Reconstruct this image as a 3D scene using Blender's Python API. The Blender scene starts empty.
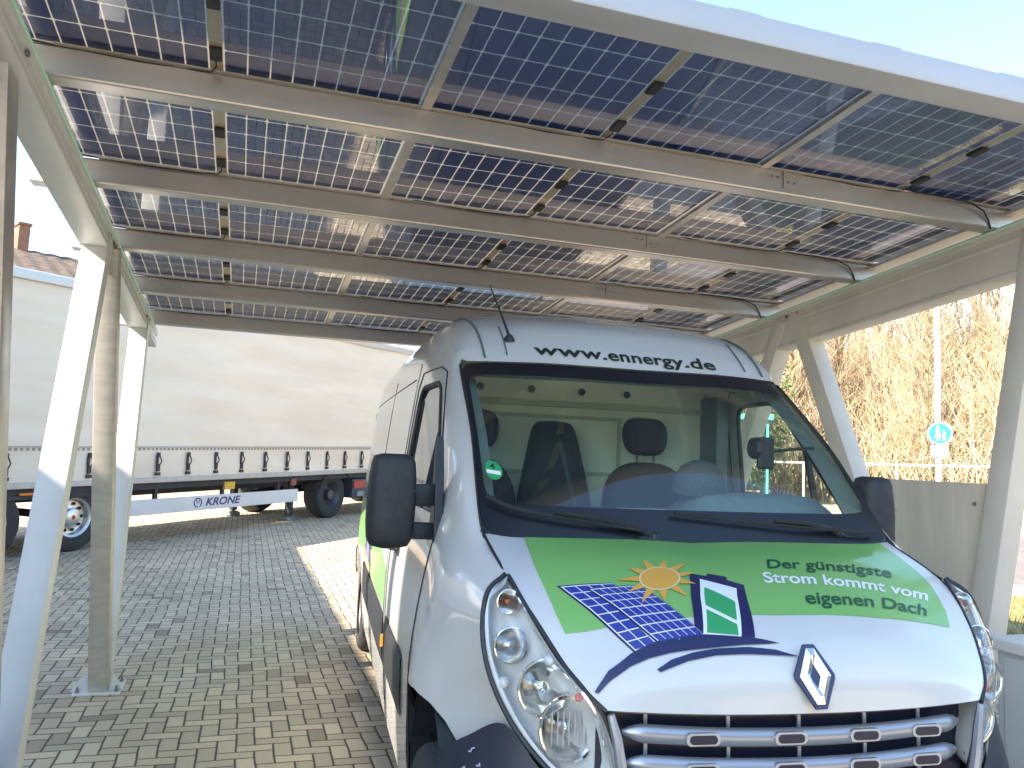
import bpy, bmesh, math, random
import numpy as np
from mathutils import Vector, Matrix, Euler
random.seed(7)
R = math.radians
scene = bpy.context.scene
col = scene.collection
# ---------------------------------------------------------------- camera
CAMZ = 1.704
F, YAW, PITCH, ROLL = 817.5649, .3115, .0984, .0425
fw = Vector((math.sin(YAW) * math.cos(PITCH), math.cos(YAW) * math.cos(PITCH), math.sin(PITCH)))
rt = Vector((math.cos(YAW), -math.sin(YAW), 0)); up = rt.cross(fw)
r2 = math.cos(ROLL) * rt + math.sin(ROLL) * up; u2 = -math.sin(ROLL) * rt + math.cos(ROLL) * up
cd = bpy.data.cameras.new('camera'); cam = bpy.data.objects.new('camera', cd); col.objects.link(cam)
M = Matrix((r2, u2, -fw)).transposed().to_4x4(); M.translation = (0, 0, CAMZ)
cam.matrix_world = M
cd.sensor_width = 36; cd.lens = F / 1024 * 36; cd.shift_y = -7.188 / 1024; cd.clip_end = 800; cd.clip_start = .05
scene.camera = cam
# ---------------------------------------------------------------- light
SUN_EL = R(35); SH = Vector((-.91, -.41, 0)).normalized()
w = bpy.data.worlds.new('World'); scene.world = w; w.use_nodes = True
nt = w.node_tree; bg = nt.nodes['Background']
sky = nt.nodes.new('ShaderNodeTexSky'); sky.sky_type = 'NISHITA'; sky.sun_disc = False
sky.sun_elevation = SUN_EL; sky.sun_rotation = math.atan2(SH.x, SH.y)
sky.air_density = 1.0; sky.dust_density = .6; sky.ozone_density = 1.0; sky.altitude = 200
tint = nt.nodes.new('ShaderNodeMix'); tint.data_type = 'RGBA'; tint.blend_type = 'MULTIPLY'; tint.inputs[0].default_value = 1; tint.inputs[7].default_value = (.93, .96, .92, 1)
nt.links.new(sky.outputs[0], tint.inputs[6]); nt.links.new(tint.outputs[2], bg.inputs[0]); bg.inputs[1].default_value = .15
sl = bpy.data.lights.new('sun', 'SUN'); sl.energy = 4.2; sl.angle = R(.5); sl.color = (1, .90, .76)
so = bpy.data.objects.new('sun', sl); col.objects.link(so)
sdir = (SH * math.cos(SUN_EL) + Vector((0, 0, math.sin(SUN_EL)))).normalized()
so.rotation_euler = sdir.to_track_quat('Z', 'Y').to_euler(); so.location = (-10, -6, 14)
vs = scene.view_settings; vs.view_transform = 'Standard'; vs.look = 'None'; vs.exposure = 2.05; vs.gamma = 1
scene.cycles.max_bounces = 10; scene.cycles.transparent_max_bounces = 24; scene.cycles.diffuse_bounces = 5
scene.cycles.caustics_reflective = False; scene.cycles.caustics_refractive = False

# ---------------------------------------------------------------- materials
MATS = {}
def mat(name, c, rough=.6, metal=0, coat=0, spec=.5, noise=0, nscale=6, bump=0, bscale=80, c2=None, emit=None, es=0, stretch=None):
    if name in MATS: return MATS[name]
    m = bpy.data.materials.new(name); m.use_nodes = True; n = m.node_tree; L = n.links
    b = n.nodes['Principled BSDF']
    b.inputs['Base Color'].default_value = (*c, 1); b.inputs['Roughness'].default_value = rough
    b.inputs['Metallic'].default_value = metal; b.inputs['Coat Weight'].default_value = coat
    b.inputs['Coat Roughness'].default_value = .04
    b.inputs['Specular IOR Level'].default_value = spec
    tc = n.nodes.new('ShaderNodeTexCoord'); src = tc.outputs['Object']
    if stretch:
        mp = n.nodes.new('ShaderNodeMapping'); mp.inputs['Scale'].default_value = stretch
        L.new(src, mp.inputs[0]); src = mp.outputs[0]
    if noise:
        t = n.nodes.new('ShaderNodeTexNoise'); t.inputs['Scale'].default_value = nscale; t.inputs['Detail'].default_value = 6
        t.inputs['Roughness'].default_value = .62
        L.new(src, t.inputs[0])
        r = n.nodes.new('ShaderNodeMapRange'); r.inputs[1].default_value = .35; r.inputs[2].default_value = .68
        L.new(t.outputs[0], r.inputs[0])
        mx = n.nodes.new('ShaderNodeMix'); mx.data_type = 'RGBA'
        cc = c2 or tuple(x * (1 - noise) for x in c)
        mx.inputs[6].default_value = (*c, 1); mx.inputs[7].default_value = (*cc, 1)
        L.new(r.outputs[0], mx.inputs[0]); L.new(mx.outputs[2], b.inputs['Base Color'])
        r3 = n.nodes.new('ShaderNodeMapRange'); r3.inputs[3].default_value = rough * .85; r3.inputs[4].default_value = min(1, rough * 1.25)
        L.new(t.outputs[0], r3.inputs[0]); L.new(r3.outputs[0], b.inputs['Roughness'])
    if bump:
        t = n.nodes.new('ShaderNodeTexNoise'); t.inputs['Scale'].default_value = bscale; t.inputs['Detail'].default_value = 4
        L.new(src, t.inputs[0])
        bp = n.nodes.new('ShaderNodeBump'); bp.inputs['Strength'].default_value = bump; bp.inputs['Distance'].default_value = .01
        L.new(t.outputs[0], bp.inputs['Height']); L.new(bp.outputs[0], b.inputs['Normal'])
    if emit:
        b.inputs['Emission Color'].default_value = (*emit, 1); b.inputs['Emission Strength'].default_value = es
    MATS[name] = m; return m
def glass(name, tint, rough=.02, ior=1.45, dust=0, dcol=(.6, .6, .58), dscale=9):
    """thin sheet: see-through with a fresnel reflection, optional dust film"""
    if name in MATS: return MATS[name]
    m = bpy.data.materials.new(name); m.use_nodes = True; n = m.node_tree; L = n.links
    for x in list(n.nodes): n.nodes.remove(x)
    o = n.nodes.new('ShaderNodeOutputMaterial'); tr = n.nodes.new('ShaderNodeBsdfTransparent'); tr.inputs[0].default_value = (*tint, 1)
    g = n.nodes.new('ShaderNodeBsdfGlossy'); g.inputs['Roughness'].default_value = rough; g.inputs[0].default_value = (1, 1, 1, 1)
    f = n.nodes.new('ShaderNodeLayerWeight'); f.inputs[0].default_value = .5
    pw = n.nodes.new('ShaderNodeMath'); pw.operation = 'POWER'; pw.inputs[1].default_value = 4.2
    L.new(f.outputs['Facing'], pw.inputs[0])
    ma = n.nodes.new('ShaderNodeMath'); ma.operation = 'MULTIPLY_ADD'
    r0 = ((ior - 1) / (ior + 1)) ** 2 * 1.8; ma.inputs[1].default_value = 1 - r0; ma.inputs[2].default_value = r0
    L.new(pw.outputs[0], ma.inputs[0])
    mx = n.nodes.new('ShaderNodeMixShader'); L.new(ma.outputs[0], mx.inputs[0]); L.new(tr.outputs[0], mx.inputs[1]); L.new(g.outputs[0], mx.inputs[2])
    last = mx.outputs[0]
    if dust:
        d = n.nodes.new('ShaderNodeBsdfTranslucent'); d.inputs[0].default_value = (*dcol, 1)
        d2 = n.nodes.new('ShaderNodeBsdfDiffuse'); d2.inputs[0].default_value = (*dcol, 1)
        ad = n.nodes.new('ShaderNodeMixShader'); ad.inputs[0].default_value = .5; L.new(d.outputs[0], ad.inputs[1]); L.new(d2.outputs[0], ad.inputs[2])
        tc = n.nodes.new('ShaderNodeTexCoord'); t = n.nodes.new('ShaderNodeTexNoise'); t.inputs['Scale'].default_value = dscale; t.inputs['Detail'].default_value = 7
        L.new(tc.outputs['Object'], t.inputs[0])
        r = n.nodes.new('ShaderNodeMapRange'); r.inputs[1].default_value = .3; r.inputs[2].default_value = .8; r.inputs[3].default_value = dust * .3; r.inputs[4].default_value = dust * 1.6
        L.new(t.outputs[0], r.inputs[0])
        m2 = n.nodes.new('ShaderNodeMixShader'); L.new(r.outputs[0], m2.inputs[0]); L.new(last, m2.inputs[1]); L.new(ad.outputs[0], m2.inputs[2]); last = m2.outputs[0]
    L.new(last, o.inputs[0]); MATS[name] = m; return m

# ---------------------------------------------------------------- mesh helpers
class MB:
    def __init__(s): s.v = []; s.f = []
    def add(s, vs, fs):
        o = len(s.v); s.v += [tuple(map(float, p)) for p in vs]; s.f += [[i + o for i in f] for f in fs]; return s
    def box(s, c, d, rot=None):
        x, y, z = (k / 2 for k in d); P = [Vector((i * x, j * y, k * z)) for i in (-1, 1) for j in (-1, 1) for k in (-1, 1)]
        if rot is not None: P = [rot @ p for p in P]
        P = [p + Vector(c) for p in P]
        return s.add(P, [(0, 1, 3, 2), (4, 6, 7, 5), (0, 4, 5, 1), (2, 3, 7, 6), (0, 2, 6, 4), (1, 5, 7, 3)])
    def b2(s, lo, hi): return s.box([(a + b) / 2 for a, b in zip(lo, hi)], [abs(b - a) for a, b in zip(lo, hi)])
    def bar(s, a, b, w, h, upv=(0, 0, 1), ch=0):
        a = Vector(a); b = Vector(b); d = (b - a).normalized(); x = d.cross(Vector(upv)).normalized(); y = x.cross(d)
        if ch:
            q = [(-w / 2 + ch, -h / 2), (w / 2 - ch, -h / 2), (w / 2 - ch * .3, -h / 2 + ch * .3), (w / 2, -h / 2 + ch), (w / 2, h / 2 - ch), (w / 2 - ch * .3, h / 2 - ch * .3), (w / 2 - ch, h / 2), (-w / 2 + ch, h / 2), (-w / 2 + ch * .3, h / 2 - ch * .3), (-w / 2, h / 2 - ch), (-w / 2, -h / 2 + ch), (-w / 2 + ch * .3, -h / 2 + ch * .3)]
        else: q = [(-w / 2, -h / 2), (w / 2, -h / 2), (w / 2, h / 2), (-w / 2, h / 2)]
        n = len(q); P = [e + x * i + y * j for e in (a, b) for i, j in q]
        return s.add(P, [[i, (i + 1) % n, (i + 1) % n + n, i + n] for i in range(n)] + [list(range(n))[::-1], list(range(n, 2 * n))])
    def tube(s, pts, r, n=8, cap=True):
        pts = [Vector(p) for p in pts]; rs = r if isinstance(r, (list, tuple)) else [r] * len(pts)
        V = []; m = len(pts); px = None
        for i, p in enumerate(pts):
            d = (pts[min(i + 1, m - 1)] - pts[max(i - 1, 0)]).normalized()
            if px is None: px = d.orthogonal().normalized()
            px = (px - d * px.dot(d))
            px = px.normalized() if px.length > 1e-6 else d.orthogonal().normalized()
            y = d.cross(px)
            V += [p + (px * math.cos(2 * math.pi * k / n) + y * math.sin(2 * math.pi * k / n)) * rs[i] for k in range(n)]
        Fc = [[i * n + k, i * n + (k + 1) % n, (i + 1) * n + (k + 1) % n, (i + 1) * n + k] for i in range(m - 1) for k in range(n)]
        if cap: Fc += [list(range(n))[::-1], [(m - 1) * n + k for k in range(n)]]
        return s.add(V, Fc)
    def lathe(s, prof, c, ax, n=24):
        """prof: (radius, distance along the axis)"""
        ax = Vector(ax).normalized(); x = ax.orthogonal().normalized(); y = ax.cross(x); c = Vector(c); V = []
        for r, d in prof: V += [c + ax * d + (x * math.cos(2 * math.pi * k / n) + y * math.sin(2 * math.pi * k / n)) * max(r, 1e-5) for k in range(n)]
        return s.add(V, [[i * n + k, i * n + (k + 1) % n, (i + 1) * n + (k + 1) % n, (i + 1) * n + k] for i in range(len(prof) - 1) for k in range(n)])
    def prism(s, poly, o, ax, ay, az, depth):
        """poly in the plane (ax, ay) at o, extruded along az by depth"""
        o = Vector(o); ax = Vector(ax); ay = Vector(ay); az = Vector(az); n = len(poly)
        P = [o + ax * a + ay * b + az * k for k in (0, depth) for a, b in poly]
        return s.add(P, [list(range(n))[::-1], list(range(n, 2 * n))] + [[i, (i + 1) % n, (i + 1) % n + n, i + n] for i in range(n)])
    def patch(s, fn, a, b, na, nb, flip=False):
        V = [fn(a[0] + (a[1] - a[0]) * i / na, b[0] + (b[1] - b[0]) * j / nb) for i in range(na + 1) for j in range(nb + 1)]
        q = [[i * (nb + 1) + j, (i + 1) * (nb + 1) + j, (i + 1) * (nb + 1) + j + 1, i * (nb + 1) + j + 1] for i in range(na) for j in range(nb)]
        if flip: q = [f[::-1] for f in q]
        return s.add(V, q)
    def mir(s):
        """mirror everything so far across x=0"""
        n = len(s.v); s.v += [(-x, y, z) for x, y, z in s.v]; s.f += [[i + n for i in f[::-1]] for f in s.f[:]]; return s
    def build(s, name, m, parent=None, smooth=False, ang=35, bevel=0, weld=0):
        me = bpy.data.meshes.new(name); me.from_pydata(s.v, [], s.f)
        if weld:
            bm = bmesh.new(); bm.from_mesh(me); bmesh.ops.remove_doubles(bm, verts=bm.verts, dist=weld); bmesh.ops.recalc_face_normals(bm, faces=bm.faces); bm.to_mesh(me); bm.free()
        me.update(); return link(name, me, m, parent, smooth, ang, bevel)
def link(name, me, m, parent=None, smooth=False, ang=35, bevel=0):
    o = bpy.data.objects.new(name, me); col.objects.link(o)
    if m: me.materials.append(m)
    if smooth:
        me.polygons.foreach_set('use_smooth', [True] * len(me.polygons))
        if ang: me.set_sharp_from_angle(angle=R(ang))
    if bevel:
        b = o.modifiers.new('bevel', 'BEVEL'); b.width = bevel; b.segments = 2; b.limit_method = 'ANGLE'; b.angle_limit = R(40)
    if parent: o.parent = parent
    return o
def thing(name, label, cat, loc=(0, 0, 0), rot=(0, 0, 0), group=None):
    o = bpy.data.objects.new(name, None); col.objects.link(o); o.location = loc; o.rotation_euler = rot; o.empty_display_size = .2
    o['label'] = label; o['category'] = cat
    if group: o['group'] = group
    return o
def tag(o, label, cat, group=None, kind=None):
    if label: o['label'] = label
    if cat: o['category'] = cat
    if group: o['group'] = group
    if kind: o['kind'] = kind
    return o
def copy_tree(o, parent=None):
    c = o.copy(); col.objects.link(c); c.parent = parent
    for ch in list(o.children): copy_tree(ch, c)
    return c
def normal(fn, a, b, e=2e-3):
    p = Vector(fn(a, b)); x = Vector(fn(a + e, b)) - p; y = Vector(fn(a, b + e)) - p
    return p, x.cross(y).normalized()
def decal(name, fn, polys, m, parent, off=.0015, cell=.03, sign=1, faces=None):
    """flat artwork wrapped on the surface fn(a, b): polys are outlines in (a, b)"""
    bm = bmesh.new()
    for poly in polys or []:
        vsx = [bm.verts.new((a, b, 0)) for a, b in poly]; bm.faces.new(vsx)
    if faces:
        V, Fs = faces; vv = [bm.verts.new((a, b, 0)) for a, b in V]
        for f in Fs:
            try: bm.faces.new([vv[i] for i in f])
            except Exception: pass
    bmesh.ops.triangulate(bm, faces=bm.faces[:])
    for k in (0, 1):
        lo = min(v.co[k] for v in bm.verts); hi = max(v.co[k] for v in bm.verts); x = math.ceil(lo / cell) * cell
        while x < hi:
            no = [0, 0, 0]; no[k] = 1; co = [0, 0, 0]; co[k] = x
            bmesh.ops.bisect_plane(bm, geom=bm.verts[:] + bm.edges[:] + bm.faces[:], dist=1e-6, plane_co=co, plane_no=no); x += cell
    for v in bm.verts:
        p, n = normal(fn, v.co.x, v.co.y); v.co = p + n * off * sign
    me = bpy.data.meshes.new(name); bm.to_mesh(me); bm.free()
    return link(name, me, m, parent, True, 0)
def text_mesh(s, bold=0, size=1, shear=0, space=1):
    """glyph outlines of a word as (vertices, faces) in text space"""
    c = bpy.data.curves.new('lettering', 'FONT'); c.body = s; c.size = size; c.offset = bold; c.shear = shear; c.resolution_u = 5; c.space_character = space
    o = bpy.data.objects.new('lettering', c); col.objects.link(o); bpy.context.view_layer.update()
    me = o.evaluated_get(bpy.context.evaluated_depsgraph_get()).to_mesh()
    V = [(v.co.x, v.co.y) for v in me.vertices]; Fs = [list(p.vertices) for p in me.polygons]
    o.to_mesh_clear(); bpy.data.objects.remove(o); bpy.data.curves.remove(c)
    x0 = min(v[0] for v in V); x1 = max(v[0] for v in V)
    return [(x - x0, y) for x, y in V], Fs, x1 - x0
def sm(x): x = min(max(x, 0), 1); return x * x * (3 - 2 * x)
# ---------------------------------------------------------------- van surfaces (local: u across, v back from the nose, h up)
def cr(P, x):
    """Catmull-Rom through P at parameter x in [0, len-1]"""
    P = np.asarray(P, float); n = len(P)
    i = int(min(max(math.floor(x), 0), n - 2)); f = x - i
    p1, p2 = P[i], P[i + 1]
    p0 = P[i - 1] if i > 0 else 2 * p1 - p2
    p3 = P[i + 2] if i + 2 < n else 2 * p2 - p1
    return 0.5 * (2 * p1 + (p2 - p0) * f + (2 * p0 - 5 * p1 + 4 * p2 - p3) * f * f + (3 * p1 - p0 - 3 * p2 + p3) * f ** 3)
def crk(K, P, t):
    """spline through P with knots K"""
    K = list(K)
    for i in range(len(K) - 1):
        if t <= K[i + 1] or i == len(K) - 2:
            return cr(P, i + (t - K[i]) / (K[i + 1] - K[i]))
HK = [0, .3, .55, .75, .88, 1]
HOOD_C = [(0, .790, 1.408), (0, .52, 1.365), (0, .26, 1.295), (0, .07, 1.205), (0, -.012, 1.125), (0, -.024, 1.024)]
HOOD_E = [(.822, .737, 1.432), (.800, .42, 1.328), (.745, .24, 1.222), (.690, .125, 1.125), (.650, .068, 1.075), (.600, .032, 1.030)]
def hood(s, t):
    c = crk(HK, HOOD_C, t); e = crk(HK, HOOD_E, t); a = abs(s)
    v = c[1] + (e[1] - c[1]) * a ** 2.2
    h = c[2] + (e[2] - c[2]) * a ** 2.6 + .012 * math.sin(math.pi * min(a, 1)) * (1 - t)
    return np.array((s * e[0], v, h))
WS_B = [(.826, .742, 1.442), (.70, .725, 1.418), (.45, .745, 1.412), (.2, .775, 1.41), (0, .785, 1.41)]
WS_T = [(.800, 1.545, 2.118), (.70, 1.49, 2.128), (.45, 1.42, 2.13), (.2, 1.375, 2.125), (0, 1.363, 2.122)]
def wind(s, t):
    """windscreen: s -1..1 across, t 0 bottom .. 1 top"""
    a = abs(s); x = 4 * (1 - a) if a <= 1 else 0
    x = 4 * (1 - a)
    b = cr(WS_B, x); p = cr(WS_T, x)
    q = b + (p - b) * t
    bul = .035 * math.sin(math.pi * t)
    q = q + np.array((0, -bul, bul * .55))
    return np.array((math.copysign(q[0], s) if s else 0., q[1], q[2]))
# side body: rows from sill to roof centre, columns from the front edge to the tail
SIDE = [
 [(.80,.20,.33),(1.000,.75,.33),(.985,1.15,.33),(.985,1.8,.32),(.990,2.35,.32),(.99,3.6,.32),(.99,5.0,.32),(.975,5.9,.34),(.93,6.14,.36)],
 [(.80,.20,.60),(1.020,.75,.58),(1.005,1.15,.56),(1.010,1.8,.55),(1.012,2.35,.55),(1.01,3.6,.55),(1.01,5.0,.55),(1.00,5.9,.56),(.95,6.15,.58)],
 [(.770,.198,.87),(1.030,.75,.86),(1.020,1.15,.86),(1.020,1.8,.85),(1.022,2.35,.85),(1.02,3.6,.85),(1.02,5.0,.85),(1.01,5.9,.85),(.96,6.16,.85)],
 [(.876,.301,1.08),(1.000,.75,1.10),(1.005,1.15,1.10),(1.015,1.8,1.10),(1.018,2.35,1.10),(1.015,3.6,1.10),(1.015,5.0,1.10),(1.00,5.9,1.10),(.955,6.16,1.10)],
 [(.883,.364,1.245),(.955,.75,1.30),(.975,1.15,1.31),(.995,1.8,1.30),(1.002,2.35,1.30),(1.00,3.6,1.30),(1.00,5.0,1.30),(.985,5.9,1.30),(.94,6.15,1.30)],
 [(.803,.410,1.334),(.905,.80,1.395),(.955,1.18,1.43),(.975,1.8,1.44),(.985,2.35,1.44),(.985,3.6,1.44),(.985,5.0,1.44),(.97,5.9,1.44),(.925,6.14,1.44)],
 [(.826,.742,1.440),(.885,.90,1.50),(.930,1.24,1.56),(.955,1.8,1.60),(.965,2.35,1.60),(.968,3.6,1.60),(.968,5.0,1.60),(.952,5.9,1.60),(.905,6.13,1.60)],
 [(.815,1.113,1.798),(.868,1.24,1.80),(.897,1.46,1.83),(.920,1.85,1.85),(.935,2.35,1.85),(.942,3.6,1.85),(.942,5.0,1.85),(.925,5.9,1.85),(.875,6.11,1.85)],
 [(.806,1.545,2.118),(.838,1.60,2.115),(.865,1.75,2.11),(.888,2.0,2.11),(.900,2.4,2.11),(.908,3.6,2.12),(.908,5.0,2.12),(.89,5.9,2.12),(.84,6.08,2.12)],
 [(.770,1.530,2.135),(.795,1.62,2.20),(.820,1.78,2.25),(.840,2.05,2.30),(.850,2.45,2.33),(.858,3.6,2.34),(.858,5.0,2.34),(.84,5.88,2.33),(.79,6.05,2.32)],
 [(.700,1.490,2.136),(.705,1.60,2.235),(.712,1.76,2.33),(.720,2.05,2.415),(.725,2.5,2.45),(.73,3.6,2.46),(.73,5.0,2.46),(.71,5.86,2.45),(.66,6.02,2.43)],
 [(.450,1.420,2.138),(.450,1.545,2.25),(.452,1.71,2.36),(.455,2.03,2.45),(.46,2.5,2.49),(.46,3.6,2.50),(.46,5.0,2.50),(.45,5.84,2.49),(.42,6.0,2.47)],
 [(.200,1.375,2.133),(.200,1.505,2.25),(.200,1.675,2.365),(.200,2.01,2.46),(.200,2.5,2.50),(.20,3.6,2.51),(.20,5.0,2.51),(.20,5.83,2.50),(.19,5.99,2.48)],
 [(0,1.363,2.130),(0,1.493,2.248),(0,1.665,2.365),(0,2.0,2.46),(0,2.5,2.50),(0,3.6,2.51),(0,5.0,2.51),(0,5.83,2.50),(0,5.99,2.48)]]
def side(r, c):
    cols = [cr(row, c) for row in SIDE]
    return cr(cols, r)
# head lamp: inner edge follows the bonnet shut line then drops; outer edge borders the wing
HLI = [(.803, .412, 1.336), (.762, .28, 1.245), (.700, .145, 1.135), (.655, .075, 1.078), (.610, .040, 1.02), (.575, .030, .93), (.555, .035, .84)]
HLO = [(.812, .418, 1.338), (.876, .380, 1.285), (.893, .335, 1.17), (.870, .290, 1.05), (.812, .235, .935), (.735, .17, .845), (.65, .11, .785)]
def lamp(a, t):
    """a 0 inner .. 1 outer, t 0 top .. 1 bottom"""
    i = cr(HLI, t * 6); o = cr(HLO, t * 6)
    q = i + (o - i) * a
    return q + np.array((0, -.045 * math.sin(math.pi * a) * math.sin(math.pi * min(1, t * 1.1 + .02)), 0))

# ================================================================ THE SETTING
def gz(x, y):
    """height of the ground: level at the carport, rising gently towards the trailer and to the right"""
    p = x * .6726 + y * .74
    k = p - 6.4
    z = .0282 * (k if k > 1 else (0 if k < -1 else (k + 1) ** 2 / 4)) if k < 30 else .0282 * 30
    return z + max(0, x - 6.5) * .03
def paver():
    m = bpy.data.materials.new('concrete_pavers'); m.use_nodes = True; n = m.node_tree; L = n.links; b = n.nodes['Principled BSDF']
    def math_(op, a, c=None, d=None):
        q = n.nodes.new('ShaderNodeMath'); q.operation = op
        for i, v in enumerate((a, c, d)):
            if v is None: continue
            if hasattr(v, 'links'): L.new(v, q.inputs[i])
            else: q.inputs[i].default_value = v
        return q.outputs[0]
    tc = n.nodes.new('ShaderNodeTexCoord'); 
    nz = n.nodes.new('ShaderNodeTexNoise'); nz.inputs['Scale'].default_value = 1.3; L.new(tc.outputs['Object'], nz.inputs[0])
    wob = n.nodes.new('ShaderNodeVectorMath'); wob.operation = 'MULTIPLY_ADD'; L.new(nz.outputs['Color'], wob.inputs[0]); wob.inputs[1].default_value = (.05, .05, 0); L.new(tc.outputs['Object'], wob.inputs[2])
    sp = n.nodes.new('ShaderNodeSeparateXYZ'); L.new(wob.outputs[0], sp.inputs[0])
    X = math_('MULTIPLY', sp.outputs[0], 1 / .102); Y = math_('MULTIPLY', sp.outputs[1], 1 / .102)
    i = math_('FLOOR', X); j = math_('FLOOR', Y); fx = math_('FRACT', X); fy = math_('FRACT', Y)
    k = math_('FLOORED_MODULO', math_('SUBTRACT', i, j), 4.0)
    hor = math_('LESS_THAN', k, 1.5)
    bxh = math_('ADD', fx, k); byv = math_('ADD', fy, math_('SUBTRACT', 3.0, k))
    eh = math_('MINIMUM', math_('MINIMUM', bxh, math_('SUBTRACT', 2.0, bxh)), math_('MINIMUM', fy, math_('SUBTRACT', 1.0, fy)))
    ev = math_('MINIMUM', math_('MINIMUM', byv, math_('SUBTRACT', 2.0, byv)), math_('MINIMUM', fx, math_('SUBTRACT', 1.0, fx)))
    def sel(f, a, c): return math_('ADD', math_('MULTIPLY', f, a), math_('MULTIPLY', math_('SUBTRACT', 1.0, f), c))
    e = sel(hor, eh, ev)
    idx = sel(hor, math_('SUBTRACT', i, k), i); idy = sel(hor, j, math_('SUBTRACT', j, math_('SUBTRACT', 3.0, k)))
    cb = n.nodes.new('ShaderNodeCombineXYZ'); L.new(idx, cb.inputs[0]); L.new(idy, cb.inputs[1]); L.new(hor, cb.inputs[2])
    wn = n.nodes.new('ShaderNodeTexWhiteNoise'); wn.noise_dimensions = '3D'; L.new(cb.outputs[0], wn.inputs[0])
    n2 = n.nodes.new('ShaderNodeTexNoise'); n2.inputs['Scale'].default_value = 70; n2.inputs['Detail'].default_value = 5; L.new(tc.outputs['Object'], n2.inputs[0])
    n3 = n.nodes.new('ShaderNodeTexNoise'); n3.inputs['Scale'].default_value = .55; n3.inputs['Detail'].default_value = 5; L.new(tc.outputs['Object'], n3.inputs[0])
    ra = n.nodes.new('ShaderNodeValToRGB'); ra.color_ramp.elements[0].color = (.28, .215, .145, 1); ra.color_ramp.elements[1].color = (.62, .50, .345, 1)
    ra.color_ramp.elements.new(.07).color = (.45, .36, .25, 1)
    L.new(wn.outputs[0], ra.inputs[0])
    v = math_('MULTIPLY', math_('MULTIPLY_ADD', n2.outputs[0], .5, .75), math_('MULTIPLY_ADD', n3.outputs[0], .7, .65))
    mul = n.nodes.new('ShaderNodeVectorMath'); mul.operation = 'SCALE'; L.new(ra.outputs[0], mul.inputs[0]); L.new(v, mul.inputs['Scale'])
    jm = n.nodes.new('ShaderNodeMapRange'); jm.interpolation_type = 'SMOOTHSTEP'; jm.inputs[1].default_value = .035; jm.inputs[2].default_value = .075; L.new(e, jm.inputs[0])
    mx = n.nodes.new('ShaderNodeMix'); mx.data_type = 'RGBA'; mx.inputs[6].default_value = (.075, .062, .045, 1); L.new(jm.outputs[0], mx.inputs[0]); L.new(mul.outputs[0], mx.inputs[7])
    L.new(mx.outputs[2], b.inputs['Base Color']); b.inputs['Roughness'].default_value = .82
    hm = n.nodes.new('ShaderNodeMapRange'); hm.inputs[1].default_value = .0; hm.inputs[2].default_value = .12; L.new(e, hm.inputs[0])
    ht = math_('ADD', math_('ADD', hm.outputs[0], math_('MULTIPLY', n2.outputs[0], .25)), math_('MULTIPLY', wn.outputs[0], .25))
    bp = n.nodes.new('ShaderNodeBump'); bp.inputs['Strength'].default_value = .8; bp.inputs['Distance'].default_value = .006; L.new(ht, bp.inputs['Height']); L.new(bp.outputs[0], b.inputs['Normal'])
    return m
def frange(a, b, s):
    x = a
    while x < b - 1e-6: yield x; x += s
    yield b
def sheet(name, xs, ys, fn, m, dz=0):
    mb = MB(); xs = list(xs); ys = list(ys)
    mb.add([(x, y, fn(x, y) + dz) for x in xs for y in ys], [[i * len(ys) + j, (i + 1) * len(ys) + j, (i + 1) * len(ys) + j + 1, i * len(ys) + j + 1] for i in range(len(xs) - 1) for j in range(len(ys) - 1)])
    o = mb.build(name, m, smooth=True, ang=0); o['kind'] = 'structure'; return o
sheet('ground', [-300, -120, -60, -30, -20, -12, -8, -4, 0, 2, 4, 5, 6, 6.5, 7, 8, 10, 14, 18, 24, 34, 60, 120, 300], [-300, -100, -40, -15, -5, 0, 4, 6, 7, 8, 9, 10, 12, 14, 16, 18, 20, 24, 28, 34, 42, 60, 100, 200, 400], gz, paver())
# hillside
HN = (math.sin(.88), math.cos(.88))
def hz(x, y):
    p = x * HN[0] + y * HN[1]; az = math.atan2(x, y)
    fade = sm((az - .12) / .3)
    k = max(0, p - 25); h = 8.5 * (1 - math.exp(-k / 15.)) * fade
    return h + .35 * math.sin(x * .7 + y * .3) * min(1, k / 5) * fade
m_hill = mat('dry_undergrowth', (.26, .18, .085), .95, noise=.5, nscale=.9, c2=(.15, .095, .04), bump=1, bscale=6)
mb = MB(); G = []
NA, NR = 70, 34
for i in range(NA + 1):
    az = .1 + 1.75 * i / NA; p0 = 25 / max(.25, math.cos(az - .88))
    for j in range(NR + 1):
        r = p0 - .5 + 75 * (j / NR) ** 1.7; x, y = r * math.sin(az), r * math.cos(az)
        G.append((x, y, gz(x, y) + hz(x, y) - .06 + (.15 * random.random() if j > 1 else 0)))
mb.add(G, [[i * (NR + 1) + j, (i + 1) * (NR + 1) + j, (i + 1) * (NR + 1) + j + 1, i * (NR + 1) + j + 1] for i in range(NA) for j in range(NR)])
hill = mb.build('hillside', m_hill, smooth=True, ang=0, ); hill['kind'] = 'structure'
def pol(az, r): return r * math.sin(az), r * math.cos(az)
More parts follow.
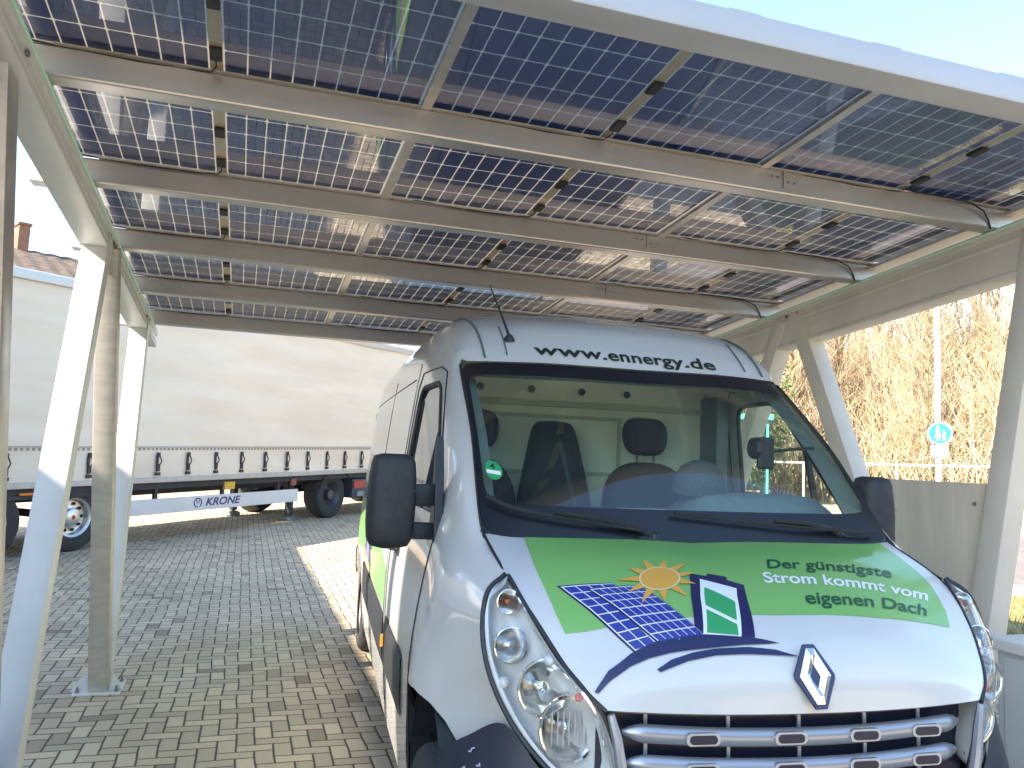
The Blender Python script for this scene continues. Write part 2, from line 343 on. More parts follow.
# road, kerb, verge between the car park and the hillside
m_asph = mat('asphalt', (.23, .20, .185), .9, noise=.25, nscale=2.5, bump=.4, bscale=60)
m_kerb = mat('kerb_stone', (.42, .39, .36), .8, noise=.2, nscale=8)
def strip(name, p0, p1, m, dz, q0=-3, kind='structure', h=0):
    """band between two lines parallel to the foot of the hill"""
    mb = MB(); V = []; N = 40; t = (HN[1], -HN[0])
    ps = [p0, p1] if not h else [p0, p0 + .001, p1 - .001, p1]; zz = [0, 0] if not h else [0, h, h, 0]
    for i in range(N + 1):
        q = q0 + (38 - q0) * i / N
        for pp, z in zip(ps, zz):
            x = HN[0] * pp + t[0] * q; y = HN[1] * pp + t[1] * q; V.append((x, y, gz(x, y) + dz + z))
    k = len(ps)
    mb.add(V, [[i * k + j, (i + 1) * k + j, (i + 1) * k + j + 1, i * k + j + 1] for i in range(N) for j in range(k - 1)])
    o = mb.build(name, m, smooth=False); o['kind'] = kind; return o
m_grassd = mat('dry_grass', (.22, .20, .07), .95, noise=.5, nscale=5, c2=(.34, .27, .12), bump=1, bscale=30)
strip('verge', 9.6, 12.2, m_grassd, .010)
strip('kerb', 12.2, 12.35, m_kerb, .0, h=.12)
strip('road', 12.354, 19.0, m_asph, .008, -9)
strip('kerb_far', 19.0, 19.15, m_kerb, .0, -9, h=.13).name = 'kerb'
strip('footpath', 19.154, 21.6, mat('footpath_slabs', (.36, .31, .27), .85, noise=.15, nscale=3), .12, -9)
# ---------------------------------------------------------------- house behind the trailer
def house():
    az = -.205; d = 33; x, y = pol(az, d); t = thing('house', 'pale house with reddish tiled roof and brick chimney rising behind the trailer', 'house', (x, y, gz(x, y) - 1.15), (0, 0, -az + .25))
    mw = mat('render_wall', (.55, .5, .42), .9, noise=.15, nscale=1)
    MB().b2((-9, -4, 0), (9, 4, 7.0)).build('wall', mw, t)
    mr = mat('roof_tiles', (.085, .060, .045), .9, noise=.45, nscale=3, c2=(.15, .115, .085))
    mb = MB()
    for s in (-1, 1):
        P = []
        for i in range(73):
            for j in range(25):
                xx = -9.4 + 18.8 * i / 72; f = j / 24; P.append((xx, s * (4.6 - 4.6 * f), 6.9 + 2.05 * f + .035 * (i % 2) + .03 * (j % 2)))
        mb.add(P, [[i * 25 + j, (i + 1) * 25 + j, (i + 1) * 25 + j + 1, i * 25 + j + 1] for i in range(72) for j in range(24)])
    rf = mb.build('roof', mr, t)
    for s in (-1, 1): MB().add([(s * 9, -4, 7), (s * 9, 4, 7), (s * 9, 0, 8.8)], [(0, 1, 2)]).build('gable', mw, t)
    c = MB().b2((-1.42, -.3, 7.5), (-1.08, .3, 9.75)).b2((-1.46, -.35, 9.75), (-1.04, .35, 9.83)).build('chimney', mat('brick', (.30, .15, .10), .9, noise=.4, nscale=12), rf)
    MB().bar((-9.4, -4.68, 6.86), (9.4, -4.68, 6.86), .14, .14).build('gutter', mat('gutter_grey', (.5, .5, .5), .5), t)
    for xx in (-6, -2, 2, 6):
        f = MB().b2((xx - .6, -4.05, 3.8), (xx + .6, -3.98, 5.2)).build('window', mat('white_paint', (.8, .8, .78), .5), t)
        MB().b2((xx - .5, -4.075, 3.9), (xx + .5, -4.052, 5.1)).build('pane', mat('dark_pane', (.03, .04, .05), .08, spec=1), f)
house()
# the building along the left of the yard, out of the picture: it shades the left of the paving, an added tower shades the bonnet
def building():
    t = thing('commercial_building', 'plain grey rendered building along the left side of the yard, just out of view', 'building', (0, 0, 0))
    mw = mat('render_grey', (.42, .42, .41), .9, noise=.12, nscale=1)
    MB().b2((-15, -.6, -.2), (-7.3, 13.0, 6.29)).build('wall', mw, t)
    MB().b2((-9, -3.9, -.2), (-6.2, -.65, 11)).build('bonnet_shade_tower', mw, t)  # added unseen tower, shaped only to keep the sun off the bonnet
    MB().b2((-15.15, -.597, 6.293), (-7.25, 13.12, 6.40)).build('roof', mat('zinc', (.4, .4, .42), .4, .8), t)
    for k in range(3):
        f = MB().b2((-7.303, 2.2 + k * 2.3, 1.2), (-7.24, 3.6 + k * 2.3, 3.2)).build('window', mat('white_paint', (.8, .8, .78), .5), t)
        MB().b2((-7.24, 2.3 + k * 2.3, 1.3), (-7.23, 3.5 + k * 2.3, 3.1)).build('pane', mat('dark_pane', (.03, .04, .05), .08, spec=1), f)
building()
def hall():  # added unseen hall, sized to cut the sky light on the bonnet
    t = thing('sky_blocking_hall', 'long pale flat-roofed hall added unseen behind the photographer to hold sky light off the bonnet', 'building', (0, 0, 0))
    MB().b2((-3, -22, -.2), (26, -10, 4.8)).build('wall', mat('hall_cladding', (.45, .45, .44), .8, noise=.1, nscale=1), t)
    MB().b2((-3.1, -22.1, 4.803), (26.1, -9.9, 5.0)).build('roof', MATS['zinc'], t)
    for k in range(4): MB().b2((1 + k * 6, -9.997, 0), (4.4 + k * 6, -9.93, 3.6)).build('roller_door', mat('roller_grey', (.3, .32, .33), .6), t)
hall()

# ================================================================ THE CARPORT
X1, Y1, Z1, SL, PP, HW = -.2193, 3.4978, 3.2534, .0821, 1.0953, .885
def zr(y): return Z1 - (y - Y1) * math.tan(SL)
def ly(i): return Y1 + (i - 1) * PP * math.cos(SL)
m_gal = mat('galvanised_steel', (.60, .55, .49), .42, .4, noise=.22, nscale=5, bump=.03, bscale=200, stretch=(1, 3, 3))
m_wht = mat('white_coated_aluminium', (.72, .71, .69), .42, noise=.08, nscale=4)
m_alu = mat('raw_aluminium', (.62, .585, .55), .34, .80, noise=.16, nscale=6, stretch=(.3, 2, 2))
m_bolt = mat('zinc_bolt', (.3, .3, .31), .35, .9)
m_dark = mat('black_rubber', (.015, .015, .016), .5)
cp = thing('carport', 'aluminium carport frame with slanted legs carrying solar panels over the van', 'carport')
XA, XB = -1.12, 4.22
XL, XR = -.91, 4.07
for i in range(0, 6):
    y = ly(i)
    if i == 0: continue
    # purlin: rounded box tube with a thin top lip
    mb = MB(); z = zr(y + .04); h = .125
    a = (XA, y + .055, z - h / 2 - .006); b = (XB - .10, y + .055, z - h / 2 - .006)
    mb.bar(a, b, .108, h, ch=.010)
    p = mb.build('purlin', m_alu, cp, smooth=True, ang=12)
    MB().bar((XA + .3, y + .0, z - .006), (XB - .1, y + .0, z - .006), .04, .006).build('top_lip', m_gal, p)
    MB().b2((XA - .012, y + .0, zr(y) - .165), (XA + .12, y + .112, zr(y) - .006)).build('end_cap', m_wht, p, bevel=.004)
    # sleeve joint with bolts in the middle of the run
    mb = MB()
    xj = X1 + 3 * HW + (.12 if i % 2 else -.1)
    for dx in (-.07, -.03, .03, .07): mb = MB(); mb.lathe([(0, 0), (.006, 0), (.006, .005), (0, .005)], (xj + dx, y - .001, z - .045 - .02 * (dx > 0)), (0, -1, 0), 8); mb.build('bolt', m_bolt, p)
    mb = MB()
    mb.bar((xj, y - .003, z - .012), (xj, y - .003, z - .1), .003, .003, upv=(0, 1, 0)); mb.build('splice', m_bolt, p)
# front beam with gutter fascia
y0 = 2.36
mb = MB(); mb.bar((XA - .02, y0 + .075, zr(y0) - .105), (XB + .35, y0 + .075, zr(y0) - .105), .15, .105, ch=.006)
fb = mb.build('front_beam', mat('front_beam_coat', (.50, .51, .54), .36, .2, noise=.06, nscale=2), cp, smooth=True, ang=30)
mb = MB()
for k in range(9): MB().box((-.9 + k * .62, y0 + .05, zr(y0) - .043), (.13, .05, .02)).build('clamp', m_alu, fb)
# rafters
def rafter(x, s):
    """s=+1: the side facing the middle of the roof is +x"""
    ya, yb = 2.3, 8.22
    mb = MB()
    def run(dx, w, d0, d1, yA=ya, yB=yb):
        mb.bar((x + s * dx, yA, zr(yA) - (d0 + d1) / 2), (x + s * dx, yB, zr(yB) - (d0 + d1) / 2), w, d1 - d0, ch=.006)
    dp = .27 if s > 0 else .42
    run(0, .115, .125, dp)
    run(.012, .115, .125, .175); run(.006, .115, .212, .236); run(-.008, .15, dp - .02, dp + .01)
    r = mb.build('rafter', m_wht if s > 0 else mat('beige_coated_steel', (.78, .71, .62), .5, .05, noise=.1, nscale=3), cp, smooth=True, ang=30)
    mb = MB(); mb.bar((x + s * .073, 2.62, zr(2.62) - .142), (x + s * .073, yb - .1, zr(yb - .1) - .142), .006, .009)
    mb.build('light_strip', mat('led_strip', (.55, .72, .60), .4, emit=(.3, .9, .55), es=.03), r)
    mb = MB()
    for yy in (3.25, 5.28, 5.42, 7.35, 7.5): mb.lathe([(0, 0), (.013, 0), (.013, .01), (0, .01)], (x + s * .062, yy, zr(yy) - .19), (s, 0, 0), 6)
    mb.build('bolt', m_bolt, r)
rafter(XL, 1); rafter(XR, -1)
# legs
def leg(x, ya, za, yb, zb, w=.14, name='leg', m=None, xb=None):
    a = Vector((x, ya, za)); b = Vector((xb if xb is not None else x, yb, zb))
    mb = MB(); mb.bar(a, b, w, w, upv=(1, 0, 0), ch=.008)
    l = mb.build(name, m or m_wht, cp, smooth=True, ang=30); return l
def base(x, y):
    mb = MB(); mb.box((x, y, .006), (.30, .34, .012)); bp = mb.build('base_plate', m_wht, cp, bevel=.002)
    for s in (-1, 1): mb = MB(); mb.prism([(0, 0), (s * .10, 0), (0, .15)], (x + s * .066, y - .1, .012), (1, 0, 0), (0, 0, 1), (0, 1, 0), .008); mb.build('gusset', m_wht, bp); mb = MB()
    mb = MB()
    for sx in (-1, 1):
        for sy in (-1, 1): mb = MB(); mb.tube([(x + sx * .12, y + sy * .13, .012), (x + sx * .12, y + sy * .13, .05)], .007, 8); mb.lathe([(0, 0), (.014, 0), (.014, .012), (0, .012)], (x + sx * .12, y + sy * .13, .012), (0, 0, 1), 6); mb.build('anchor_bolt', m_bolt, bp)
mg = m_gal
t = lambda y: zr(y) - .20
leg(XL - .035, 4.03, .012, 3.21, t(3.21), m=m_alu); leg(XL, 4.12, .012, 5.32, t(5.32))
leg(XL + .085, 6.34, .012, 5.50, t(5.5), w=.125, m=mg, xb=XL + .03); leg(XL + .07, 6.47, .012, 7.50, t(7.5), xb=XL)
leg(XL - .06, 2.0, .012, 3.0, t(3.0), m=m_alu)
base(XL, 4.05); base(XL + .08, 6.40); base(XL, 1.95)
m_bei = mat('beige_coated_steel', (.78, .71, .62), .5, .05, noise=.1, nscale=3)
leg(XR, 3.93, .012, 5.33, t(5.33), m=m_bei); leg(XR, 3.82, .012, 3.27, t(3.27), m=m_bei)
leg(XR, 7.0, .012, 5.50, t(5.5), m=m_bei); leg(XR, 7.1, .012, 7.7, t(7.7), m=m_bei); leg(XR, 1.8, .012, 3.05, t(3.05), m=m_bei)
base(XR, 3.87); base(XR, 7.05); base(XR, 1.75)
# sheet panel between the right-hand legs
mb = MB(); mb.prism([(3.84, .10), (3.96, .10), (4.72, 1.67), (3.60, 1.67)], (XR - .02, 0, 0), (0, 1, 0), (0, 0, 1), (1, 0, 0), .03)
sp_ = mb.build('side_sheet', mat('streaked_sheet', (.86, .75, .62), .5, .0, noise=.22, nscale=1.6, stretch=(1, 4, .5)), cp, bevel=.003)  # tone varies in soft vertical streaks
mb = MB()
for yy, zz in ((3.72, 1.55), (3.84, .9), (4.4, 1.55)): mb.lathe([(0, 0), (.012, 0), (.012, .008), (0, .008)], (XR - .022, yy, zz), (-1, 0, 0), 8)
mb.build('bolt', m_bolt, sp_)
MB().bar((XR + .07, 2.4, zr(2.4) - .035), (XR + .07, 8.0, zr(8.0) - .035), .15, .02).build('edge_flashing', m_bei, cp)
# module rails between neighbouring panels
for k in (1, 2):
    x = XA + .02 + k * 2 * HW
    x = X1 - HW + k * 2 * HW
    mb = MB(); mb.bar((x, y0 + .24, zr(y0 + .24) - .004), (x, ly(5) + .03, zr(ly(5) + .03) - .004), .045, .022); mb.build('module_rail', m_alu, cp)
# ---------------------------------------------------------------- solar panels
m_cell = bpy.data.materials.new('solar_cell'); m_cell.use_nodes = True
b = m_cell.node_tree.nodes['Principled BSDF']; b.inputs['Base Color'].default_value = (.018, .050, .225, 1); b.inputs['Roughness'].default_value = .35; b.inputs['Specular IOR Level'].default_value = .9
m_pgl = glass('panel_glass', (.93, .95, .95), .015, 1.5, dust=.03, dcol=(.7, .66, .6), dscale=3)
m_enc = bpy.data.materials.new('encapsulant'); m_enc.use_nodes = True; n = m_enc.node_tree
for x in list(n.nodes): n.nodes.remove(x)
o_ = n.nodes.new('ShaderNodeOutputMaterial'); tr = n.nodes.new('ShaderNodeBsdfTransparent'); tl = n.nodes.new('ShaderNodeBsdfTranslucent'); tl.inputs[0].default_value = (.20, .165, .12, 1)
mx = n.nodes.new('ShaderNodeMixShader'); mx.inputs[0].default_value = .80; tr.inputs[0].default_value = (.24, .235, .23, 1); n.links.new(tr.outputs[0], mx.inputs[1]); n.links.new(tl.outputs[0], mx.inputs[2]); n.links.new(mx.outputs[0], o_.inputs[0])
m_strip = bpy.data.materials.new('centre_strip_sheet'); m_strip.use_nodes = True; n = m_strip.node_tree
for x in list(n.nodes): n.nodes.remove(x)
o_ = n.nodes.new('ShaderNodeOutputMaterial'); df = n.nodes.new('ShaderNodeBsdfDiffuse'); df.inputs[0].default_value = (.7, .66, .56, 1); tl = n.nodes.new('ShaderNodeBsdfTranslucent'); tl.inputs[0].default_value = (.62, .52, .36, 1)
mx = n.nodes.new('ShaderNodeMixShader'); mx.inputs[0].default_value = .5; n.links.new(df.outputs[0], mx.inputs[1]); n.links.new(tl.outputs[0], mx.inputs[2]); n.links.new(mx.outputs[0], o_.inputs[0])
PH = 1.045; PW = 1.755; CW = .0917; CH = .1705
def octo(cx, cy, w, h, c, z): return [(cx - w / 2 + c, cy - h / 2, z), (cx + w / 2 - c, cy - h / 2, z), (cx + w / 2, cy - h / 2 + c, z), (cx + w / 2, cy + h / 2 - c, z), (cx + w / 2 - c, cy + h / 2, z), (cx - w / 2 + c, cy + h / 2, z), (cx - w / 2, cy + h / 2 - c, z), (cx - w / 2, cy - h / 2 + c, z)]
def make_panel():
    t = thing('solar_panel', '', 'solar panel', group='solar panels on the carport roof')
    MB().add([(-PW / 2, -PH / 2, 0), (PW / 2, -PH / 2, 0), (PW / 2, PH / 2, 0), (-PW / 2, PH / 2, 0)], [(0, 3, 2, 1)]).build('glass', m_pgl, t)
    MB().add([(-PW / 2, -PH / 2, .007), (PW / 2, -PH / 2, .007), (PW / 2, PH / 2, .007), (-PW / 2, PH / 2, .007)], [(0, 1, 2, 3)]).build('front_sheet', m_enc, t)
    mb = MB()
    for s in (-1, 1):
        for i in range(9):
            for j in range(6): mb.add(octo(s * (.030 + CW * (i + .5)), -PH / 2 + .011 + CH * (j + .5), CW - .0060, CH - .0060, .007, .0035), [[7, 6, 5, 4, 3, 2, 1, 0]])
    mb.build('cells', m_cell, t)
    mb = MB()
    for s in (-1, 1): mb.box((s * (PW / 2 + .001), 0, .003), (.012, PH + .014, .018)); mb.box((0, s * (PH / 2 + .001), .003), (PW, .012, .017))
    mb.build('frame', m_alu, t)
    MB().b2((-.026, -PH / 2 + .01, .002), (.026, PH / 2 - .01, .0032)).build('centre_strip', m_strip, t)
    for y in (-.36, .0, .36):
        j = MB().b2((-.024, y - .05, -.016), (.024, y + .045, -.001)).build('junction_box', m_dark, t, bevel=.004)
        if y > 0:
            MB().tube([(0, y + .045, -.010), (.0, y + .09, -.014), (-.02, y + .125, -.02), (-.12, y + .137, -.022), (-.3, y + .132, -.026), (-.5, y + .137, -.02), (-.72, y + .130, -.012)], .0035, 6).build('cable', m_dark, j)
    return t
proto = make_panel()
rows = ['front row', 'second row', 'third row', 'fourth row', 'rear row']; cols_ = ['left', 'middle', 'right']
looks = {(0, 0): 'partly cut off', (0, 1): 'with droplets', (0, 2): 'under the sky'}
for r_ in range(5):
    for c_ in range(3):
        o = proto if (r_ == 0 and c_ == 0) else copy_tree(proto)
        y = (ly(r_) + ly(r_ + 1)) / 2 + .038
        if r_ == 0: y += .02
        o.location = (X1 + 2 * HW * c_, y, zr(y) + .006); o.rotation_euler = (-SL, 0, 0)
        o['label'] = '%s solar panel of the %s of the carport roof%s' % (cols_[c_], rows[r_], (', ' + looks[(r_, c_)]) if (r_, c_) in looks else '')
# connection cables hanging at the right end of the purlins
for i in (1, 2, 3, 4):
    y = ly(i); z = zr(y)
    MB().tube([(3.35, y - .015, z - .008), (3.62, y - .03, z - .012), (3.78, y - .03, z - .02), (3.88, y - .02, z - .05), (3.93, y - .006, z - .10), (3.95, y, z - .14)], .005, 6).build('cable', m_dark, cp)

# ================================================================ THE VAN
VX, VY, VH = 1.5833, 2.0176, .0882
m_pnt = mat('white_paint_van', (.72, .71, .695), .22, coat=.8, noise=.05, nscale=3)
m_blk = mat('black_plastic', (.028, .030, .036), .42, noise=.3, nscale=20)
m_dkb = mat('dark_bumper_plastic', (.030, .033, .055), .38, noise=.35, nscale=7)
m_fab = mat('seat_fabric', (.014, .014, .017), .9, noise=.3, nscale=60)
m_chr = mat('chrome', (.86, .86, .86), .07, 1)
m_gry = mat('grey_plastic', (.16, .20, .20), .6, noise=.15, nscale=8)
m_tyre = mat('tyre_rubber', (.045, .045, .047), .8, noise=.3, nscale=20)
m_green = mat('decal_green', (.24, .53, .15), .3, coat=.5)
m_dgreen = mat('decal_dark_green', (.015, .10, .05), .35)
m_navy = mat('decal_navy', (.018, .021, .095), .35, coat=.3)
m_dwhite = mat('decal_white', (.9, .9, .9), .35)
van = thing('delivery_van', 'white panel van with green advert on its bonnet parked under the solar carport', 'van', (VX, VY, 0), (0, 0, -VH))
# --- body shell (both sides and the roof) with window and wheel arch openings
mb = MB(); mb.patch(lambda r, c: side(r, c), (0, 13), (0, 8), 52, 48)
mb.mir()
me = bpy.data.meshes.new('body'); me.from_pydata(mb.v, [], mb.f)
bm = bmesh.new(); bm.from_mesh(me); bmesh.ops.remove_doubles(bm, verts=bm.verts, dist=1e-4)
def cut(bm, poly, test=lambda x: abs(x) > .55):
    n = len(poly); lo = [min(p[k] for p in poly) - .15 for k in (0, 1)]; hi = [max(p[k] for p in poly) + .15 for k in (0, 1)]
    for i in range(n):
        p, q = poly[i], poly[(i + 1) % n]; d = Vector((0, -(q[1] - p[1]), q[0] - p[0])).normalized()
        fs = [f for f in bm.faces if test(f.calc_center_median().x) and lo[0] < f.calc_center_median().y < hi[0] and lo[1] < f.calc_center_median().z < hi[1]]
        ge = set(fs)
        for f in fs: ge.update(f.edges); ge.update(f.verts)
        bmesh.ops.bisect_plane(bm, geom=list(ge), dist=1e-5, plane_co=(0, p[0], p[1]), plane_no=d)
    def inside(y, z):
        sg = 0
        for i in range(n):
            p, q = poly[i], poly[(i + 1) % n]; c = (q[0] - p[0]) * (z - p[1]) - (q[1] - p[1]) * (y - p[0])
            if sg == 0: sg = c
            elif sg * c < 0: return False
        return True
    dele = [f for f in bm.faces if test(f.calc_center_median().x) and inside(f.calc_center_median().y, f.calc_center_median().z)]
    bmesh.ops.delete(bm, geom=dele, context='FACES')
def rounded(poly, r, k=4):
    out = []
    n = len(poly)
    for i in range(n):
        p = Vector(poly[i]); a = (Vector(poly[i - 1]) - p); b = (Vector(poly[(i + 1) % n]) - p); rr = min(r, a.length * .45, b.length * .45)
        a = p + a.normalized() * rr; b = p + b.normalized() * rr
        for j in range(k + 1):
            t = j / k; out.append(tuple(a * (1 - t) ** 2 + p * 2 * t * (1 - t) + b * t * t))
    return out
WIN = rounded([(1.12, 1.475), (1.66, 2.045), (2.13, 2.045), (2.16, 1.475)], .10)
cut(bm, WIN)
def arch(cy, RA, n, k=1, half=False):
    A = [math.pi * 2 * i / n for i in range(n)] if not half else [math.pi * (-.12 + 1.24 * i / n) for i in range(n + 1)]
    e = .78 if RA > .5 else 1.; q = lambda x: math.copysign(abs(x) ** e, x)
    return [(cy + (.43 if RA > .5 else RA) * k * q(math.cos(a)) + (.03 if RA > .5 else 0), .37 + RA * k * q(math.sin(a))) for a in A]
for cy, RA in ((.76, .52), (5.2, .47)): cut(bm, arch(cy, RA, 28))
bmesh.ops.recalc_face_normals(bm, faces=bm.faces)
bm.to_mesh(me); bm.free()
body = link('body', me, m_pnt, van, True, 50)
_rs = np.linspace(0, 9, 73); _cs = np.linspace(0, 8, 121)
_T = np.array([[side(r, c) for c in _cs] for r in _rs])
_gr = np.gradient(_T, axis=0); _gc = np.gradient(_T, axis=1)
def sidept(v, h, off=0, s=-1):
    """point on the side surface at (v, h)"""
    i, j = np.unravel_index(np.argmin((_T[:, :, 1] - v) ** 2 + (_T[:, :, 2] - h) ** 2), _T.shape[:2]); p = _T[i, j]
    A_ = np.array([[_gr[i, j, 1], _gc[i, j, 1]], [_gr[i, j, 2], _gc[i, j, 2]]])
    try: k = np.clip(np.linalg.solve(A_, (v - p[1], h - p[2])), -1, 1)
    except Exception: k = (0, 0)
    return Vector((s * (p[0] + _gr[i, j, 0] * k[0] + _gc[i, j, 0] * k[1] + off), v, h))
def sidefn(s): 
    cache = {}
    # coarse interpolation table of u over (v, h)
    vs_ = np.linspace(.3, 6.0, 39); hs_ = np.linspace(.35, 2.1, 15); T = [[sidept(v, h).x for h in hs_] for v in vs_]
    def f(v, h):
        i = min(max((v - .3) / (vs_[1] - vs_[0]), 0), 37.999); j = min(max((h - .35) / (hs_[1] - hs_[0]), 0), 13.999); a, b = int(i), int(j); x, y = i - a, j - b
        u = T[a][b] * (1 - x) * (1 - y) + T[a + 1][b] * x * (1 - y) + T[a][b + 1] * (1 - x) * y + T[a + 1][b + 1] * x * y
        return Vector((-s * u, v, h))
    return f
SF = {-1: sidefn(-1), 1: sidefn(1)}
def seam(pts, s, name='panel_gap', r=.0045, m=None, off=0):
    P = []
    for k in range(len(pts) - 1):
        for t in range(8): 
            a, b = pts[k], pts[k + 1]; v = a[0] + (b[0] - a[0]) * t / 8; h = a[1] + (b[1] - a[1]) * t / 8; P.append(sidept(v, h, off, s))
    P.append(sidept(*pts[-1], off, s))
    return MB().tube(P, r, 6).build(name, m or m_blk, body, smooth=True, ang=0)
for s in (-1, 1):
    seam([(1.06, .5), (1.08, .95), (1.05, 1.38), (1.12, 1.5), (1.62, 2.09), (1.75, 2.125), (2.2, 2.13), (2.27, 2.05), (2.28, 1.4), (2.28, .42)], s)
    seam([(2.38, .42), (2.38, 2.2)], s, r=.003); seam([(3.75, .42), (3.75, 2.2)], s, r=.003)
    seam([(2.4, 1.52), (5.9, 1.52)], s, r=.006); seam([(2.5, 2.12), (5.95, 2.12)], s, r=.004)
# roof gutter grooves over the windscreen
for s in (-1, 1):
    P = [Vector(side(10.0, c)) + Vector((0, -.002, .004)) for c in np.linspace(.15, 7.5, 30)]; P = [Vector((s * p.x, p.y, p.z)) for p in P]
    MB().tube(P, .006, 6).build('roof_groove', m_gry, body)
    P = [Vector(side(10.45, c)) + Vector((0, -.002, .004)) for c in np.linspace(.3, 1.8, 10)]; P = [Vector((s * p.x, p.y, p.z)) for p in P]
    MB().tube(P, .004, 6).build('roof_groove', m_gry, body)
MB().b2((-.9, 6.0, .4), (.9, 6.12, 2.1)).build('rear_door', m_pnt, van, bevel=.03)
MB().b2((-.93, .5, .24), (.93, 6.0, .32)).build('underbody', m_blk, van)
# --- arches and wheels
for cy, RA in ((.76, .52), (5.2, .47)):
    for s in (-1, 1):
        mb = MB(); A = arch(cy, RA, 16, .985, True)
        V = [(s * u, a, b) for u in (.55, .985) for a, b in A]
        mb.add(V, [[i, i + 1, i + 18, i + 17] for i in range(16)])
        mb.add([(s * .55, a, b) for a, b in A], [list(range(17))])
        mb.build('arch_liner', m_blk, van)
        w_ = MB().lathe([(.215, -.10), (.30, -.105), (.325, -.095), (.345, -.07), (.350, -.03), (.350, .03), (.345, .07), (.325, .095), (.30, .105), (.215, .10)], (s * .90, cy, .350), (s, 0, 0), 40).build('wheel', m_tyre, van, smooth=True)
        mb = MB().lathe([(.216, -.09), (.216, .085), (.20, .088), (.19, .05), (.12, .055), (.10, .075), (.05, .078), (.0, .078)], (s * .90, cy, .350), (s, 0, 0), 32)
        mb.build('rim', mat('steel_rim', (.35, .36, .38), .4, .7), w_, smooth=True)
        mb = MB()
        for k in range(5): a = k * 2 * math.pi / 5; mb.lathe([(0, .056), (.013, .056), (.013, .085), (0, .085)], (s * .90, cy + .085 * math.cos(a), .35 + .085 * math.sin(a)), (s, 0, 0), 8)
        mb.build('wheel_nut', m_bolt, w_)
# --- bonnet
mb = MB().patch(hood, (-1, 1), (0, 1), 56, 30)
mb.patch(lambda s, k: np.array(hood(s, 1)) + np.array((0, .03 * k, -.012 * math.sin(k * 1.57))), (-1, 1), (0, 1), 56, 2)
hd = mb.build('bonnet', m_pnt, van, smooth=True, ang=60)
E_ = lambda s, t: Vector(hood(s, t))
for s in (-1, 1):
    MB().tube([E_(s, t) + Vector((s * .002, 0, -.002)) for t in np.linspace(0, 1, 24)], .0055, 6).build('panel_gap', m_blk, hd)
# bonnet artwork
decal('green_band', hood, [[(-0.824, .008), (-0.884, 0.349), (-0.917, 0.522), (-0.933, 0.62), (-0.859, 0.632), (-0.773, 0.636), (-0.587, 0.638), (-0.369, 0.641), (-0.124, 0.637), (0.195, 0.638), (0.477, 0.64), (0.68, 0.632), (0.873, 0.619), (0.903, 0.528), (0.915, 0.374), (0.93, 0.202), (0.95, 0.008)]], m_green, hd, .0015, .05, -1)
decal('artwork_curve', hood, [[(-0.976, 0.898), (-0.867, 0.807), (-0.749, 0.761), (-0.612, 0.727), (-0.476, 0.716), (-0.348, 0.723), (-0.223, 0.74), (-0.096, 0.764), (-0.194, 0.767), (-0.269, 0.768), (-0.396, 0.773), (-0.492, 0.775), (-0.588, 0.777), (-0.686, 0.786), (-0.777, 0.806), (-0.881, 0.853), (-0.964, 0.905)],
   [(-0.681, 0.833), (-0.604, 0.802), (-0.499, 0.784), (-0.398, 0.777), (-0.251, 0.776), (-0.133, 0.787), (-0.04, 0.812), (-0.147, 0.807), (-0.268, 0.801), (-0.415, 0.801), (-0.541, 0.814), (-0.674, 0.846)]], m_navy, hd, .0040, .03, -1)
def bil(q, x, y): return tuple(q[0][k] * (1 - x) * (1 - y) + q[1][k] * x * (1 - y) + q[2][k] * x * y + q[3][k] * (1 - x) * y for k in (0, 1))
def art_panel(q, nx, ny, o):
    decal('artwork_panel', hood, [q], m_navy, hd, o, .03, -1)
    decal('artwork_panel_frame', hood, [[bil(q, .045, .02), bil(q, .98, .02), bil(q, .98, .98), bil(q, .045, .98)]], m_dwhite, hd, o + .0005, .03, -1)
    cells = []
    for i in range(nx):
        for j in range(ny):
            x0, x1 = .06 + .92 * (i + .05) / nx, .06 + .92 * (i + .95) / nx; y0_, y1_ = .03 + .94 * (j + .06) / ny, .03 + .94 * (j + .94) / ny
            cells.append([bil(q, x0, y0_), bil(q, x1, y0_), bil(q, x1, y1_), bil(q, x0, y1_)])
    decal('artwork_cells', hood, cells, mat('decal_blue', (.04, .06, .33), .3, coat=.3), hd, o + .001, .05, -1)
art_panel([(-0.844, 0.399), (-0.615, 0.431), (-0.520, 0.735), (-0.728, 0.764)], 4, 8, .0020)
art_panel([(-0.740, 0.445), (-0.518, 0.464), (-0.40, 0.728), (-0.615, 0.745)], 6, 7, .0034)
decal('artwork_tower', hood, [[(-0.24, 0.399), (-0.174, 0.419), (-0.156, 0.399), (-0.082, 0.419), (-0.095, 0.444), (-0.04, 0.475), (-0.193, 0.743), (-0.257, 0.745), (-0.454, 0.728)]], m_navy, hd, .0036, .03, -1)
decal('artwork_window', hood, [[(-0.221, 0.44), (-0.094, 0.502), (-0.252, 0.738), (-0.41, 0.719)]], m_dwhite, hd, .0042, .03, -1)
decal('artwork_pane', hood, [[(-0.24, 0.495), (-0.162, 0.581), (-0.223, 0.666), (-0.309, 0.596)], [(-0.32, 0.613), (-0.234, 0.683), (-0.262, 0.733), (-0.391, 0.714)]], mat('decal_mid_green', (.05, .38, .14), .3), hd, .0048, .03, -1)
